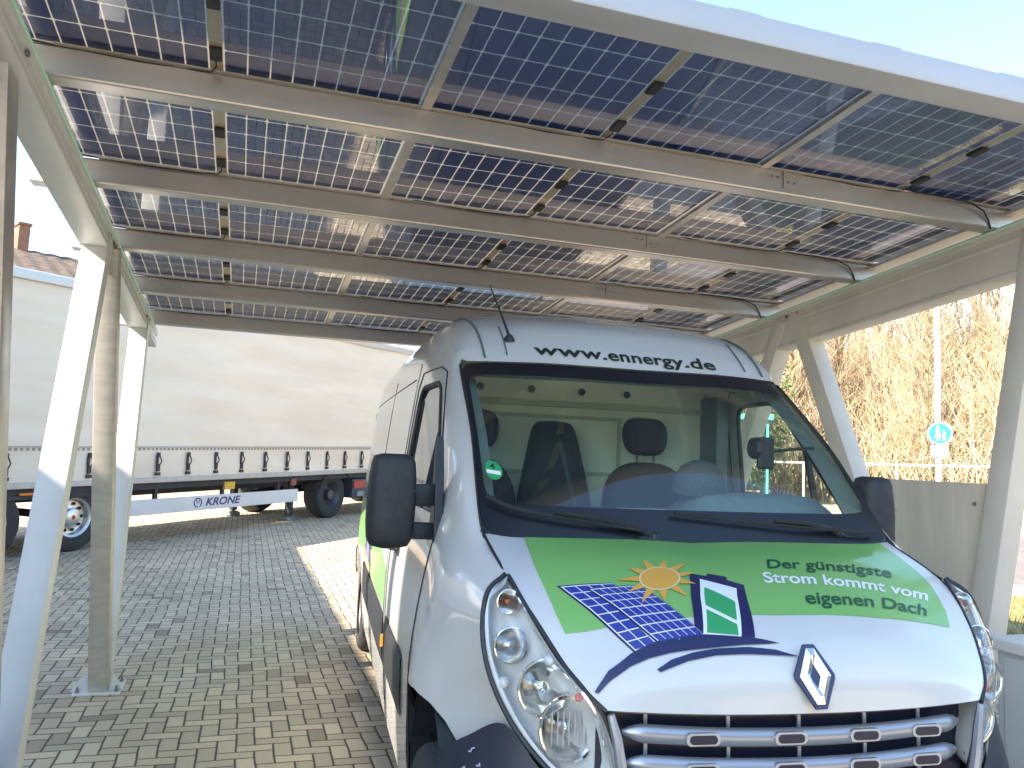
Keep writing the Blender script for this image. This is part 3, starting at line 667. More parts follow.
# sun: an ellipse on the picture, round on the sloping sheet
sc_ = np.array((-.399, .430)); ax = np.array((-.313, .434)) - sc_; ay = np.array((-.350, .359)) - sc_
rays = []
for k in range(11):
    a = 2 * math.pi * k / 11 + .3; L_ = 1.95 + .25 * (k % 2)
    rays.append([tuple(sc_ + ax * (1.12 * math.cos(a - .22)) + ay * (1.12 * math.sin(a - .22))), tuple(sc_ + ax * (1.12 * math.cos(a + .22)) + ay * (1.12 * math.sin(a + .22))), tuple(sc_ + ax * L_ * math.cos(a) + ay * L_ * math.sin(a))])
decal('artwork_sun', hood, rays, mat('decal_orange', (.85, .42, .08), .35), hd, .0052, .03, -1)
decal('artwork_sun', hood, [[tuple(sc_ + ax * 1.08 * math.cos(2 * math.pi * k / 28) + ay * 1.08 * math.sin(2 * math.pi * k / 28)) for k in range(28)]], mat('decal_pale', (.9, .78, .5), .35), hd, .0054, .03, -1)
decal('artwork_sun', hood, [[tuple(sc_ + ax * math.cos(2 * math.pi * k / 28) + ay * math.sin(2 * math.pi * k / 28)) for k in range(28)]], MATS['decal_orange'], hd, .0059, .03, -1)
def lettering(s, fn, p0, p1, upv, m, parent, off=.003, bold=.02, name='lettering', sign=-1, cap=.73, cell=.03, space=1):
    V, Fs, W_ = text_mesh(s, bold, space=space); p0 = np.array(p0); e = (np.array(p1) - p0) / W_; u = np.array(upv) / cap
    V = [tuple(p0 + e * x + u * y) for x, y in V]
    return decal(name, fn, None, m, parent, off, cell, sign, faces=(V, Fs))
lettering('Der günstigste', hood, (0.17, 0.347), (0.745, 0.353), (.055, -.088), m_dgreen, hd, .0032)
lettering('Strom kommt vom', hood, (0.074, 0.457), (0.835, 0.482), (.045, -.080), m_dwhite, hd, .0032)
lettering('eigenen Dach', hood, (0.171, 0.587), (0.769, 0.588), (.045, -.068), m_dgreen, hd, .0032)
# emblem: dark hexagonal surround, folded chrome diamond with an open centre
def emblem():
    p, n = normal(hood, 0, .885); n = -n
    if n.y > 0: n = -n
    xa = Vector((1, 0, 0)); ya = n.cross(xa) * -1; ya = ya if ya.z > 0 else -ya
    q = [(-.018, .088), (.018, .088), (.064, .006), (.064, -.006), (.018, -.088), (-.018, -.088), (-.064, -.006), (-.064, .006)]
    mb = MB(); mb.prism(q, p + n * .001, xa, ya, n, .010)
    e = mb.build('badge', mat('badge_surround', (.03, .035, .10), .3, coat=.5), van, bevel=.003)
    o = p + n * .0125
    def P(a, b, h=0): return o + xa * a + ya * b + n * h
    mb = MB()
    def half(sx):
        # outer diamond edge and inner diamond edge with a raised ridge between them
        O = [(0 * sx, .076), (.012 * sx, .076), (.049 * sx, 0), (.012 * sx, -.076), (0, -.076)]
        I = [(0, .034), (.002 * sx, .030), (.016 * sx, 0), (.002 * sx, -.030), (0, -.034)]
        Mi = [((a[0] + b[0]) / 2, (a[1] + b[1]) / 2) for a, b in zip(O, I)]
        for A, B, ha, hb in ((O, Mi, 0, .009), (Mi, I, .009, 0)):
            mb.add([P(*a, ha) for a in A] + [P(*b_, hb) for b_ in B], [[i, i + 1, i + 6, i + 5] for i in range(4)])
    half(1); half(-1)
    mb.build('badge_diamond', m_chr, e)
emblem()
# --- roof front: web address
def cap_(s, c): p = side(13 - 5 * abs(s), c); return np.array((math.copysign(p[0], s), p[1], p[2]))
lettering('www.ennergy.de', cap_, (-0.422, 0.375), (0.376, 0.192), (.005, .50), mat('decal_black', (.02, .035, .03), .4), van, .004, .022, sign=1, space=1.04)
# --- windscreen, its black border, cowl and wipers
m_ws = glass('windscreen_glass', (.88, .99, .90), .01, 1.60, dust=.035, dcol=(.62, .68, .66), dscale=7)
ws = MB().patch(wind, (-1, 1), (0, 1), 40, 20).build('windscreen', m_ws, van, smooth=True, ang=0)
def ring(fn, out, inn, m, name, off, sign, parent):
    N = len(out); polys = [[out[i], out[(i + 1) % N], inn[(i + 1) % N], inn[i]] for i in range(N)]
    return decal(name, fn, polys, m, parent, off, .05, sign)
def rr(x0, x1, y0, y1, rx, ry, k=6):
    P = []
    for cx, cy, a0 in ((x1 - rx, y1 - ry, 0), (x0 + rx, y1 - ry, 90), (x0 + rx, y0 + ry, 180), (x1 - rx, y0 + ry, 270)):
        for j in range(k + 1): a = R(a0 + 90 * j / k); P.append((cx + rx * math.cos(a), cy + ry * math.sin(a)))
    return P
ring(wind, rr(-1, 1, 0, 1, .07, .07), rr(-.955, .955, .150, .905, .07, .10), mat('black_frit', (.010, .011, .016), .35, coat=.2), 'windscreen_border', .002, 1, van)
# white corner fillers where the glass corners are rounded
# cowl below the glass
mb = MB()
mb.patch(lambda s, t: np.array(wind(s * 1.02, 0)) * (1 - t) + (np.array(hood(s, 0)) + np.array((0, .02, -.03))) * t + np.array((0, -.002, -.012 * math.sin(3.14 * t))), (-1, 1), (0, 1), 24, 3)
mb.build('cowl', m_blk, van, smooth=True)
for s in (-1, 1):  # black fillers between the pillar foot and the wing
    a = Vector(side(5, 0)); b_ = Vector(side(6, 0)); c_ = Vector(hood(1, 0))
    P = [Vector((s * p[0], p[1], p[2])) for p in ((.83, .735, 1.445), (.845, .80, 1.475), (.80, .45, 1.345), (.79, .47, 1.34))]
    mb = MB(); mb.add([p + Vector((s * .004, -.004, .006)) for p in P], [(0, 1, 2, 3)]); 
def wiper(x0, x1, piv, nm):
    P = [Vector(wind(x0 + (x1 - x0) * k / 14, (.035 if nm else .03) + (.085 if nm else .115) * (1 - k / 14))) + Vector((0, -.022, .018)) for k in range(15)]
    mb = MB(); mb.tube(P, .0075, 6)
    w_ = mb.build('wiper', m_blk, van, smooth=True)
    p = Vector(hood(piv, 0)) + Vector((0, .012, .012)); q = P[7] + Vector((0, -.012, .014))
    MB().tube([p, p + (q - p) * .25 + Vector((0, -.012, .02)), p + (q - p) * .6 + Vector((0, -.015, .02)), q], [.014, .011, .009, .006], 6).build('wiper_arm', m_blk, w_, smooth=True)
    MB().lathe([(0, .03), (.02, .025), (.022, 0)], p - Vector((0, 0, .012)), (0, 0, 1), 12).build('wiper_pivot', m_blk, w_, smooth=True)
wiper(-.955, -.25, -.18, 0); wiper(-.08, .86, .80, 1)
# emission sticker
def sticker():
    c = np.array((-.855, .30)); rx, ry = .072, .048
    el = lambda k: [(c[0] + k * rx * math.cos(2 * math.pi * i / 24), c[1] + k * ry * math.sin(2 * math.pi * i / 24)) for i in range(24)]
    e = decal('emission_sticker', wind, [el(1)], mat('sticker_green', (.03, .36, .13), .4), ws, .003, .03, 1)
    decal('sticker_plate', wind, [[(c[0] - .058, c[1] - .020), (c[0] + .058, c[1] - .020), (c[0] + .058, c[1] - .001), (c[0] - .058, c[1] - .001)]], m_dwhite, e, .0036, .03, 1)
    lettering('4', wind, (c[0] - .018, c[1] + .006), (c[0] + .02, c[1] + .006), (0, .030), MATS['decal_black'], e, .0036, .02, sign=1)
sticker()
# --- head lamps
m_lens = glass('lamp_lens', (.98, .99, 1.0), .01, 1.34)
m_lhs = mat('lamp_housing', (.93, .93, .91), .3, .05, noise=.08, nscale=14)
def headlamp(s):
    S = lambda p: Vector((s * p[0], p[1], p[2]))
    mb = MB().patch(lambda a, t: S(lamp(a, t) + np.array((0, .15 * math.sin(math.pi * min(max(a, 0), 1)) ** .3 * math.sin(math.pi * min(max(t, 0), 1)) ** .35, 0))), (.0, 1), (.0, 1), 14, 30)
    h = mb.build('headlamp', m_lhs, van, smooth=True, ang=0)
    MB().patch(lambda a, t: S(lamp(a, t)), (0, 1), (0, 1), 14, 36).build('lens', m_lens, h, smooth=True, ang=0)
    # rubber outline
    O = [S(lamp(1, t)) + Vector((0, -.003, 0)) for t in np.linspace(0, 1, 30)]; I = [S(lamp(0, t)) + Vector((0, -.003, 0)) for t in np.linspace(0, 1, 30)]
    MB().tube(O, .008, 6).build('lamp_seal', m_blk, h, smooth=True); MB().tube(I, .006, 6).build('lamp_seal', m_blk, h, smooth=True)
    def bowl(a, t, r, m, nm, deep=.03, off=.02, bulb=None):
        c = S(lamp(a, t) + np.array((0, off, 0))); ax = Vector((-s * .10, -1, .10)).normalized()
        o = MB().lathe([(r, .004), (r * .96, .002), (r * .8, -deep * .5), (r * .5, -deep * .85), (r * .18, -deep), (0, -deep)], c, ax, 28).build(nm, m, h, smooth=True, ang=60)
        MB().lathe([(r * 1.08, 0), (r * 1.07, .006), (r * 1.0, .007), (r * .98, 0)], c, ax, 28).build('bezel', m_chr, o, smooth=True)
        if bulb: MB().lathe([(.0, -deep * .1), (r * .2, -deep * .2), (r * .22, -deep * .8), (r * .15, -deep)], c, ax, 14).build('bulb', bulb, o, smooth=True)
        return o
    m_ref = mat('reflector', (.85, .85, .83), .16, .9, noise=.45, nscale=26)
    bowl(.46, .165, .036, m_ref, 'reflector', .03, .045, mat('amber_bulb', (.75, .16, .02), .2))
    b_ = bowl(.62, .345, .050, m_ref, 'reflector', .035, .060, m_chr)
    MB().lathe([(0, .016), (.02, .013), (.036, .002), (.04, -.006)], S(lamp(.62, .345) + np.array((0, .06, 0))), (0, -1, .12), 24).build('projector_lens', glass('clear_lens', (.8, .82, .85), .02, 1.6), b_, smooth=True)
    bowl(.42, .53, .076, m_ref, 'reflector', .055, .068, m_chr)
    b_ = bowl(.40, .745, .086, m_ref, 'reflector', .06, .078, m_chr)
    mb = MB()
    for k in range(-3, 4):
        c = S(lamp(.40, .745) + np.array((k * .017, .074, 0))); mb.b2((c.x - .002, c.y, c.z - .045), (c.x + .002, c.y + .004, c.z + .05))
    mb.build('lens_rib', mat('lens_rib_grey', (.55, .56, .57), .3, .4), b_)
    # white reflector frame between the bowls, small inner caps and a red marker
    for a_, t_, w0 in ((.86, .52, .018), (.16, .36, .016)):
        c = S(lamp(a_, t_) + np.array((0, .045, 0))); MB().lathe([(w0, .0), (w0 * .9, .012), (w0 * .5, .02), (0, .022)], c, (0, -1, .1), 16).build('lamp_cap', m_lhs, h, smooth=True)
    P = [S(lamp(.06 + .02 * math.sin(9 * t), t) + np.array((0, .016, 0))) for t in np.linspace(.08, .95, 24)]; MB().tube(P, .007, 6).build('inner_trim', m_chr, h, smooth=True)
    P = [S(lamp(.93, t) + np.array((0, .018, 0))) for t in np.linspace(.08, .95, 24)]; MB().tube(P, .009, 6).build('inner_trim', m_lhs, h, smooth=True)
    MB().lathe([(0, .005), (.010, .004), (.013, 0)], S(lamp(.12, .56) + np.array((0, .012, 0))), (0, -1, 0), 12).build('marker_bulb', mat('marker_red', (.6, .03, .05), .3), h)
for s in (-1, 1): headlamp(s)
# --- grille
m_gr = mat('grille_recess', (.016, .018, .040), .35)
m_gb = mat('grille_bar', (.42, .44, .50), .30, .6)
def gx(u): return .006 + .05 * abs(u / .56) ** 2.2
gr = MB().patch(lambda u, h: (u, gx(u) + .055, h), (-.60, .60), (.66, 1.03), 20, 4).build('grille', m_gr, van, smooth=True)
def grille_bar(h, half, hh):
    def sec(u, k):
        a = math.pi * k; e = min(1, (half - abs(u)) / .05) if half - abs(u) < .05 else 1; e = max(e, .05) ** .5
        return (u, gx(u) - .020 * math.sin(a) * e + .006, h + .014 * (abs(u) / half) ** 2 + hh * math.cos(a) * e)
    gb = MB().patch(sec, (-half, half), (0, 1), 60, 8).build('grille_bar', m_gb, gr, smooth=True, ang=0)
    for u in (-.325, -.065, .175, .395):
        y = gx(u) - .021
        V = rr(u - .052, u + .048, h - .013, h + .021, .014, .014, 4)
        MB().prism([(a - u, b - h) for a, b in V], (u, y, h), (1, .09 * u, 0), (0, 0, 1), (0, 1, 0), .012).build('slot_rim', mat('slot_rim_grey', (.50, .52, .57), .35, .5), gb)
        V = rr(u - .042, u + .038, h - .008, h + .015, .010, .010, 4)
        MB().prism([(a - u, b - h) for a, b in V], (u, y - .003, h), (1, .09 * u, 0), (0, 0, 1), (0, 1, 0), .012).build('slot', m_gr, gb)
    return gb
grille_bar(.950, .545, .026); grille_bar(.868, .535, .026); grille_bar(.785, .52, .026); grille_bar(.71, .50, .022)
mb = MB()
for u in (-.46, -.22, .0, .22, .42):
    mb = MB(); mb.bar((u, gx(u) + .038, .66), (u - .01, gx(u) + .038, 1.02), .005, .01)
    mb.build('grille_rib', mat('grille_rib', (.5, .52, .56), .4, .3), gr)
mb = MB()
for k in range(-11, 12): mb.bar((k * .048, gx(k * .048) + .046, .66), (k * .048, gx(k * .048) + .046, .92), .006, .006)
mb.build('grille_mesh', m_blk, gr)
for s in (-1, 1):
    MB().tube([(s * a, b_, c_) for a, b_, c_ in ((.592, .020, 1.022), (.575, .012, .96), (.562, .008, .88), (.548, .010, .80), (.53, .014, .70))], [.011, .015, .017, .017, .013], 8).build('grille_surround', m_gb, gr, smooth=True)
# --- bumper
BT = [(0, -.062, .665), (.30, -.05, .67), (.52, .02, .715), (.65, .095, .775), (.745, .165, .835), (.835, .250, .935), (.930, .325, .880), (1.000, .430, .805)]
BB = [(0, -.07, .27), (.30, -.06, .27), (.55, .0, .27), (.70, .05, .27), (.82, .11, .27), (.89, .16, .27), (.95, .215, .27), (.985, .265, .27)]
def bump(s, t):
    """s -1..1, t 0 top .. 1 bottom"""
    a = abs(s) * 7; p = cr(BT, a); q = cr(BB, a); f = t + .0 * t
    m = p + (q - p) * f; k = math.sin(math.pi * min(1, t * 1.1)) ** 1.4; o = min(1, a / 6.)
    m = m + np.array((.018 * o * o, -.05 * (1 - .8 * o * o), 0)) * k
    return (math.copysign(m[0], s) if s else 0., m[1] - .004, m[2])
bp_ = MB().patch(bump, (-1, 1), (0, 1), 70, 16).build('bumper', m_dkb, van, smooth=True, ang=0)
MB().patch(lambda s, k: (s * .60, -.058 + k * .14 + .07 * s * s, .667 + .04 * s * s + .01 * k), (-1, 1), (0, 1), 12, 2).build('bumper_ledge', m_dkb, bp_)
MB().b2((-.45, -.14, .36), (.45, -.11, .50)).build('lower_intake', m_gr, bp_)
rg_ = random.Random(3)
for k in range(4):
    P = []; s0 = -.78 - .09 * rg_.random(); t0 = .06 + .16 * rg_.random()
    for j in range(4): P.append(Vector(bump(s0, t0)) + Vector((-.003, -.006, 0))); s0 += rg_.uniform(.001, .012); t0 += rg_.uniform(-.012, .02)
    MB().tube(P, .0025, 4).build('scrape_mark', mat('scrape', (.5, .52, .6), .8), bp_)
# --- side trim, handles, decals
for s in (-1, 1):
    def trim(v0, v1, h0, h1, nm, m, off=.018):
        mb = MB(); mb.patch(lambda a, b: SF[s](v0 + (v1 - v0) * a, h0 + (h1 - h0) * b) + Vector((s * off * (min(1, 8 * min(a, 1 - a) + .15)) ** .5 * (min(1, 6 * min(b, 1 - b) + .1)) ** .5, 0, 0)), (0, 1), (0, 1), 14, 8, flip=s < 0)
        return mb.build(nm, m, van, smooth=True, ang=0)
    trim(1.40, 2.26, .60, .86, 'side_moulding', m_blk); trim(2.40, 4.6, .58, .84, 'side_moulding', m_blk); trim(5.72, 6.05, .56, .82, 'side_moulding', m_blk)
    for v in (1.95, 2.52):
        c = SF[s](v, 1.235)
        hd_ = MB().box(c + Vector((s * .004, 0, 0)), (.012, .16, .055)).build('door_handle', m_blk, van, bevel=.005)
        MB().tube([c + Vector((s * .01, -.075, .008)), c + Vector((s * .04, -.05, .01)), c + Vector((s * .045, .03, .01)), c + Vector((s * .015, .07, .008))], .012, 8).build('grip', m_blk, hd_, smooth=True)
    c = SF[s](2.30, .72); MB().box(c + Vector((s * .01, 0, 0)), (.02, .02, .06)).build('side_marker', mat('amber', (.8, .22, .02), .3), van)
    mo = [(2.42, .86), (5.9, .86), (5.9, 1.30), (4.2, 1.30), (2.42, 1.06)]
    sg = -1 if s > 0 else 1
    decal('green_side_band', lambda a, b, s=s: SF[s](a, b), [mo], m_green, van, .002 * 1, .2, 1 if s > 0 else -1)
    decal('side_stripe', lambda a, b, s=s: SF[s](a, b), [[(3.0, 1.12), (3.15, 1.14), (3.5, 1.50), (3.35, 1.50)], [(2.6, 1.34), (5.9, 1.46), (5.9, 1.50), (2.6, 1.50)]], mat('decal_lime', (.35, .62, .15), .35), van, .003, .2, 1 if s > 0 else -1)
    decal('side_stripe', lambda a, b, s=s: SF[s](a, b), [[(3.8, .90), (4.3, .92), (4.9, 1.50), (4.5, 1.50)]], mat('decal_violet', (.22, .2, .5), .35), van, .003, .2, 1 if s > 0 else -1)
    # side window
    gl = glass('side_glass', (.93, .97, .95), .01, 1.5)
    P = [SF[s](a, b) + Vector((-s * .008, 0, 0)) for a, b in WIN]
    sw = MB().add(P, [list(range(len(P)))[::(1 if s > 0 else -1)]]).build('side_window', gl, van)
    MB().tube([p + Vector((s * .006, 0, 0)) for p in P] + [P[0] + Vector((s * .006, 0, 0))], .013, 6).build('window_seal', m_blk, sw)
    a, b_ = SF[s](1.42, 1.47), SF[s](1.43, 1.80); MB().bar(a, b_, .02, .025, upv=(1, 0, 0)).build('quarter_bar', m_blk, sw)
# --- mirrors
def mirror(s):
    def S(x, y, z): return Vector((s * x, y, z))
    sec = [(.0, .30, .0), (.012, .80, .02), (.04, .96, .055), (.10, 1.02, .075), (.19, 1.04, .085), (.27, 1.0, .085), (.33, .93, .075), (.355, .84, .05), (.365, .5, .02)]
    mb = MB(); V = []; n = 20; z0 = 1.335 if s < 0 else 1.322
    for zz, k, _ in sec:
        for i in range(n):
            a = 2 * math.pi * i / n; ca, sa = math.cos(a), math.sin(a)
            ca = math.copysign(abs(ca) ** .42, ca); sa = math.copysign(abs(sa) ** .7, sa)
            V.append(S((1.125 if s < 0 else 1.015) + (.092 if s < 0 else .080) * k * ca - .012 * (zz - .2), 1.10 + (.085 if sa < 0 else .045) * k * sa, z0 + zz))
    Fc = [[i * n + k, i * n + (k + 1) % n, (i + 1) * n + (k + 1) % n, (i + 1) * n + k] for i in range(len(sec) - 1) for k in range(n)] + [list(range(n))[::-1], [(len(sec) - 1) * n + k for k in range(n)]]
    if s < 0: Fc = [f[::-1] for f in Fc]
    mm = mb.add(V, Fc).build('wing_mirror', mat('mirror_plastic', (.030, .032, .036), .55, noise=.3, nscale=30, bump=.05, bscale=300), van, smooth=True, ang=60)
    q = 0 if s < 0 else -.107
    MB().add([S(1.05 + q, 1.146, 1.37), S(1.19 + q, 1.146, 1.37), S(1.19 + q, 1.146, 1.66), S(1.05 + q, 1.146, 1.66)], [(0, 1, 2, 3)]).build('mirror_glass', m_chr, mm)
    MB().bar(S(1.04 + q, 1.036, 1.56), S(1.205 + q, 1.036, 1.545), .006, .004).build('mirror_seam', m_gry, mm)
    for h0, h1, w in ((1.54, 1.545, .085), (1.405, 1.40, .065)):
        MB().bar(S(1.06, 1.09, h0), S(.93, 1.12, h1), .045, w, ch=.01).build('mirror_arm', m_blk, mm, smooth=True)
    mb = MB(); mb.prism([(1.02, 1.29), (1.06, 1.60), (1.12, 1.78 if s < 0 else 1.60), (1.14, 1.56), (1.19, 1.42), (1.14, 1.38)], (s * .925, 0, 0), (0, 1, 0), (0, 0, 1), (s, 0, 0), .035)
    mb.build('mirror_bracket', m_blk, mm, bevel=.006)
for s in (-1, 1): mirror(s)
# --- aerial
p = Vector(cap_(-.49, 1.09)) + Vector((0, 0, -.002))
a_ = MB().lathe([(.0, .03), (.012, .028), (.026, .008), (.030, 0)], p, (0, -.35, 1), 14).build('aerial', m_blk, van, smooth=True)
MB().tube([p + Vector((0, 0, .02)), p + Vector((-.035, .055, .14)), p + Vector((-.08, .12, .28))], [.007, .005, .003], 6).build('aerial_rod', m_blk, a_)
# --- cab interior
m_bulk = mat('cab_lining', (.74, .78, .69), .75, noise=.1, nscale=3)
cab = MB().prism([(-.95, .6), (.95, .6), (.95, 1.4), (.88, 1.9), (.82, 2.18), (.62, 2.38), (-.62, 2.38), (-.82, 2.18), (-.88, 1.9), (-.95, 1.4)], (0, 2.40, 0), (1, 0, 0), (0, 0, 1), (0, 1, 0), .04).build('bulkhead', m_bulk, van)
mb = MB(); mb.b2((-.62, 2.38, 1.3), (-.59, 2.395, 1.99)).b2((-.52, 2.385, 1.62), (.30, 2.397, 1.64)).b2((-.52, 2.385, 1.94), (.30, 2.397, 1.96)).b2((-.52, 2.386, 1.642), (-.50, 2.397, 1.938)).b2((.28, 2.386, 1.642), (.30, 2.397, 1.938)); mb.bar((-.85, 2.385, 2.02), (.85, 2.385, 2.02), .03, .04, upv=(0, 1, 0))
mb.build('bulkhead_rib', mat('lining_rib', (.42, .46, .38), .7), cab)
mb = MB()
for u in (-.55, -.25, .05, .33): mb.lathe([(0, .012), (.019, .010), (.022, 0)], (u, 2.385, 2.10), (0, -1, 0), 14)
mb.build('vent', m_blk, cab)
MB().patch(lambda u, v: (u, v, 2.19 + .05 * (1 - (u / .85) ** 2) - .02 * (v - 1.5)), (-.82, .82), (1.62, 2.4), 8, 4).build('headliner', m_bulk, cab, smooth=True)
MB().b2((-.92, .9, .55), (.92, 2.4, .60)).build('cab_floor', m_blk, van)
for s in (-1, 1): 
    MB().b2((s * .90, 1.15, .95), (s * .93, 2.38, 1.44)).build('door_lining', m_gry, van)
    MB().b2((s * .80, 2.17, 1.4), (s * .87, 2.38, 2.1)).build('rear_pillar_lining', m_gry, van)
    Pp = [Vector(side(r, .0)) for r in np.linspace(5.9, 8, 12)]
    mb = MB(); mb.add([Vector((s * (p.x - .004), p.y + .006, p.z - .004)) for p in Pp] + [Vector((s * (p.x - .075), p.y + .05, p.z - .02)) for p in Pp], [[i, i + 1, i + 13, i + 12] for i in range(11)]); mb.build('front_pillar_lining', m_gry, van)
    MB().tube([Vector((s * p.x, p.y - .001, p.z + .001)) for p in Pp], .007, 6).build('windscreen_seal', m_blk, van)
# sun visor band across the top
MB().patch(lambda u, t: (u, 1.46 + .14 * abs(u) ** 2 + .03 * t, 2.10 - .03 * t), (-.74, .74), (0, 1), 12, 2).build('header_panel', m_gry, van, smooth=True)
def dash(u, t):
    z = 1.385 + .115 * sm(t * 1.5) + .085 * sm((u - .12) / .14) * sm((t - .3) / .3) * (1 - sm((u - .78) / .15)) - .35 * sm((t - .88) / .12)
    return (u, .84 + .60 * t + .02 * abs(u), z)
MB().patch(dash, (-.86, .86), (0, 1), 34, 20).build('dashboard', mat('dash_plastic', (.20, .25, .26), .6, noise=.2, nscale=20), van, smooth=True, ang=0)
MB().b2((-.84, 1.30, .7), (.84, 1.42, 1.36)).build('lower_dashboard', m_blk, van, bevel=.02)
# steering wheel
ax = Vector((0, .62, .78)); c = Vector((.42, 1.55, 1.36)); x = Vector((1, 0, 0)); y = ax.cross(x).normalized()
st = MB().tube([c + (x * math.cos(a) + y * math.sin(a)) * .20 for a in [2 * math.pi * k / 32 for k in range(33)]], .016, 8).build('steering_wheel', m_blk, van, smooth=True)
MB().lathe([(0, .02), (.07, .01), (.08, -.03)], c, ax, 18).build('steering_hub', m_blk, st, smooth=True)
def cushion(c, rows, nm, parent, lean=0, m=None, n=28, e=.55):
    """rows: (height, half width, half depth); a padded shape leaning back by lean"""
    V = []
    for z, hw, hd_ in rows:
        for i in range(n):
            a = 2 * math.pi * i / n; ca, sa = math.cos(a), math.sin(a)
            V.append((c[0] + hw * math.copysign(abs(ca) ** e, ca), c[1] + hd_ * math.copysign(abs(sa) ** e, sa) + lean * z, c[2] + z))
    k = len(rows); Fc = [[i * n + j, i * n + (j + 1) % n, (i + 1) * n + (j + 1) % n, (i + 1) * n + j] for i in range(k - 1) for j in range(n)] + [list(range(n))[::-1], [(k - 1) * n + j for j in range(n)]]
    o = MB().add(V, Fc).build(nm, m or m_fab, parent, smooth=True, ang=0)
    sb = o.modifiers.new('subdiv', 'SUBSURF'); sb.levels = 1; sb.render_levels = 1; return o
def seat(u, w, hr=True):
    s_ = cushion((u, 1.95, .86), [(0, w / 2 - .02, .24), (.03, w / 2, .26), (.13, w / 2, .26), (.16, w / 2 - .03, .23)], 'seat', van)
    cushion((u, 2.06, 1.00), [(0, w / 2 - .03, .07), (.04, w / 2, .085), (.40, w / 2, .085), (.56, w / 2 - .015, .085), (.64, w / 2 - .06, .075), (.69, w / 2 - .13, .06), (.71, w / 2 - .20, .03)], 'backrest', s_, .2)
    if hr:
        cushion((u, 2.205, 1.745), [(0, .07, .03), (.02, .10, .05), (.06, .125, .055), (.13, .135, .055), (.18, .12, .05), (.205, .095, .04), (.215, .06, .02)], 'headrest', s_, .12)
        for q in (-.05, .05): MB().tube([(u + q, 2.19, 1.66), (u + q, 2.205, 1.76)], .007, 6).build('headrest_post', m_gry, s_)
    return s_
seat(.38, .54); seat(-.60, .46)
s_ = cushion((-.17, 1.95, .86), [(0, .19, .24), (.03, .21, .26), (.13, .21, .26), (.16, .18, .23)], 'seat', van)
cushion((-.17, 2.05, 1.00), [(0, .2, .07), (.05, .215, .09), (.42, .215, .09), (.58, .185, .085), (.70, .155, .08), (.82, .135, .07), (.89, .115, .055), (.915, .08, .03)], 'backrest', s_, .16)
belt = MB().tube([(-.02, 2.03, 1.30), (-.10, 2.06, 1.55), (-.17, 2.12, 1.86)], .015, 4).build('seat_belt', m_blk, s_)
# grey cap lying on the dashboard, sheet of paper, phone holder
cap = MB().lathe([(0, .155), (.05, .15), (.10, .12), (.128, .07), (.135, .02), (.13, 0)], (0, 0, 0), (0, 0, 1), 24).build('cap', mat('grey_knit', (.10, .12, .135), .95, noise=.4, nscale=90, bump=.5, bscale=120), None, smooth=True)
cap.scale = (1, .8, 1)
def vw(u, v, h): return (VX + u * math.cos(VH) + v * math.sin(VH), VY - u * math.sin(VH) + v * math.cos(VH), h)
cap.location = vw(.27, 1.30, 1.575); cap.rotation_euler = (R(8), 0, .3); tag(cap, 'grey knitted cap lying on the dashboard behind the windscreen', 'cap')
pap = MB().box((0, 0, 0), (.21, .15, .002)).build('paper', m_dwhite, None); pap.location = vw(-.02, 1.18, 1.505); pap.rotation_euler = (0, 0, .2 - VH); tag(pap, 'small white sheet of paper on the dashboard beside the grey cap', 'paper')
ph = MB().b2((-.04, -.012, -.07), (.04, .012, .07)).build('phone_holder', m_blk, van, bevel=.01); ph.location = (.50, 1.12, 1.77)
MB().tube([(0, 0, 0), (.10, -.02, .02), (.2, -.06, .03)], .007, 6).build('holder_arm', m_blk, ph); MB().lathe([(0, .03), (.045, .02), (.05, 0)], (-.045, 0, .02), (-1, 0, 0), 14).build('clamp_knob', m_blk, ph)

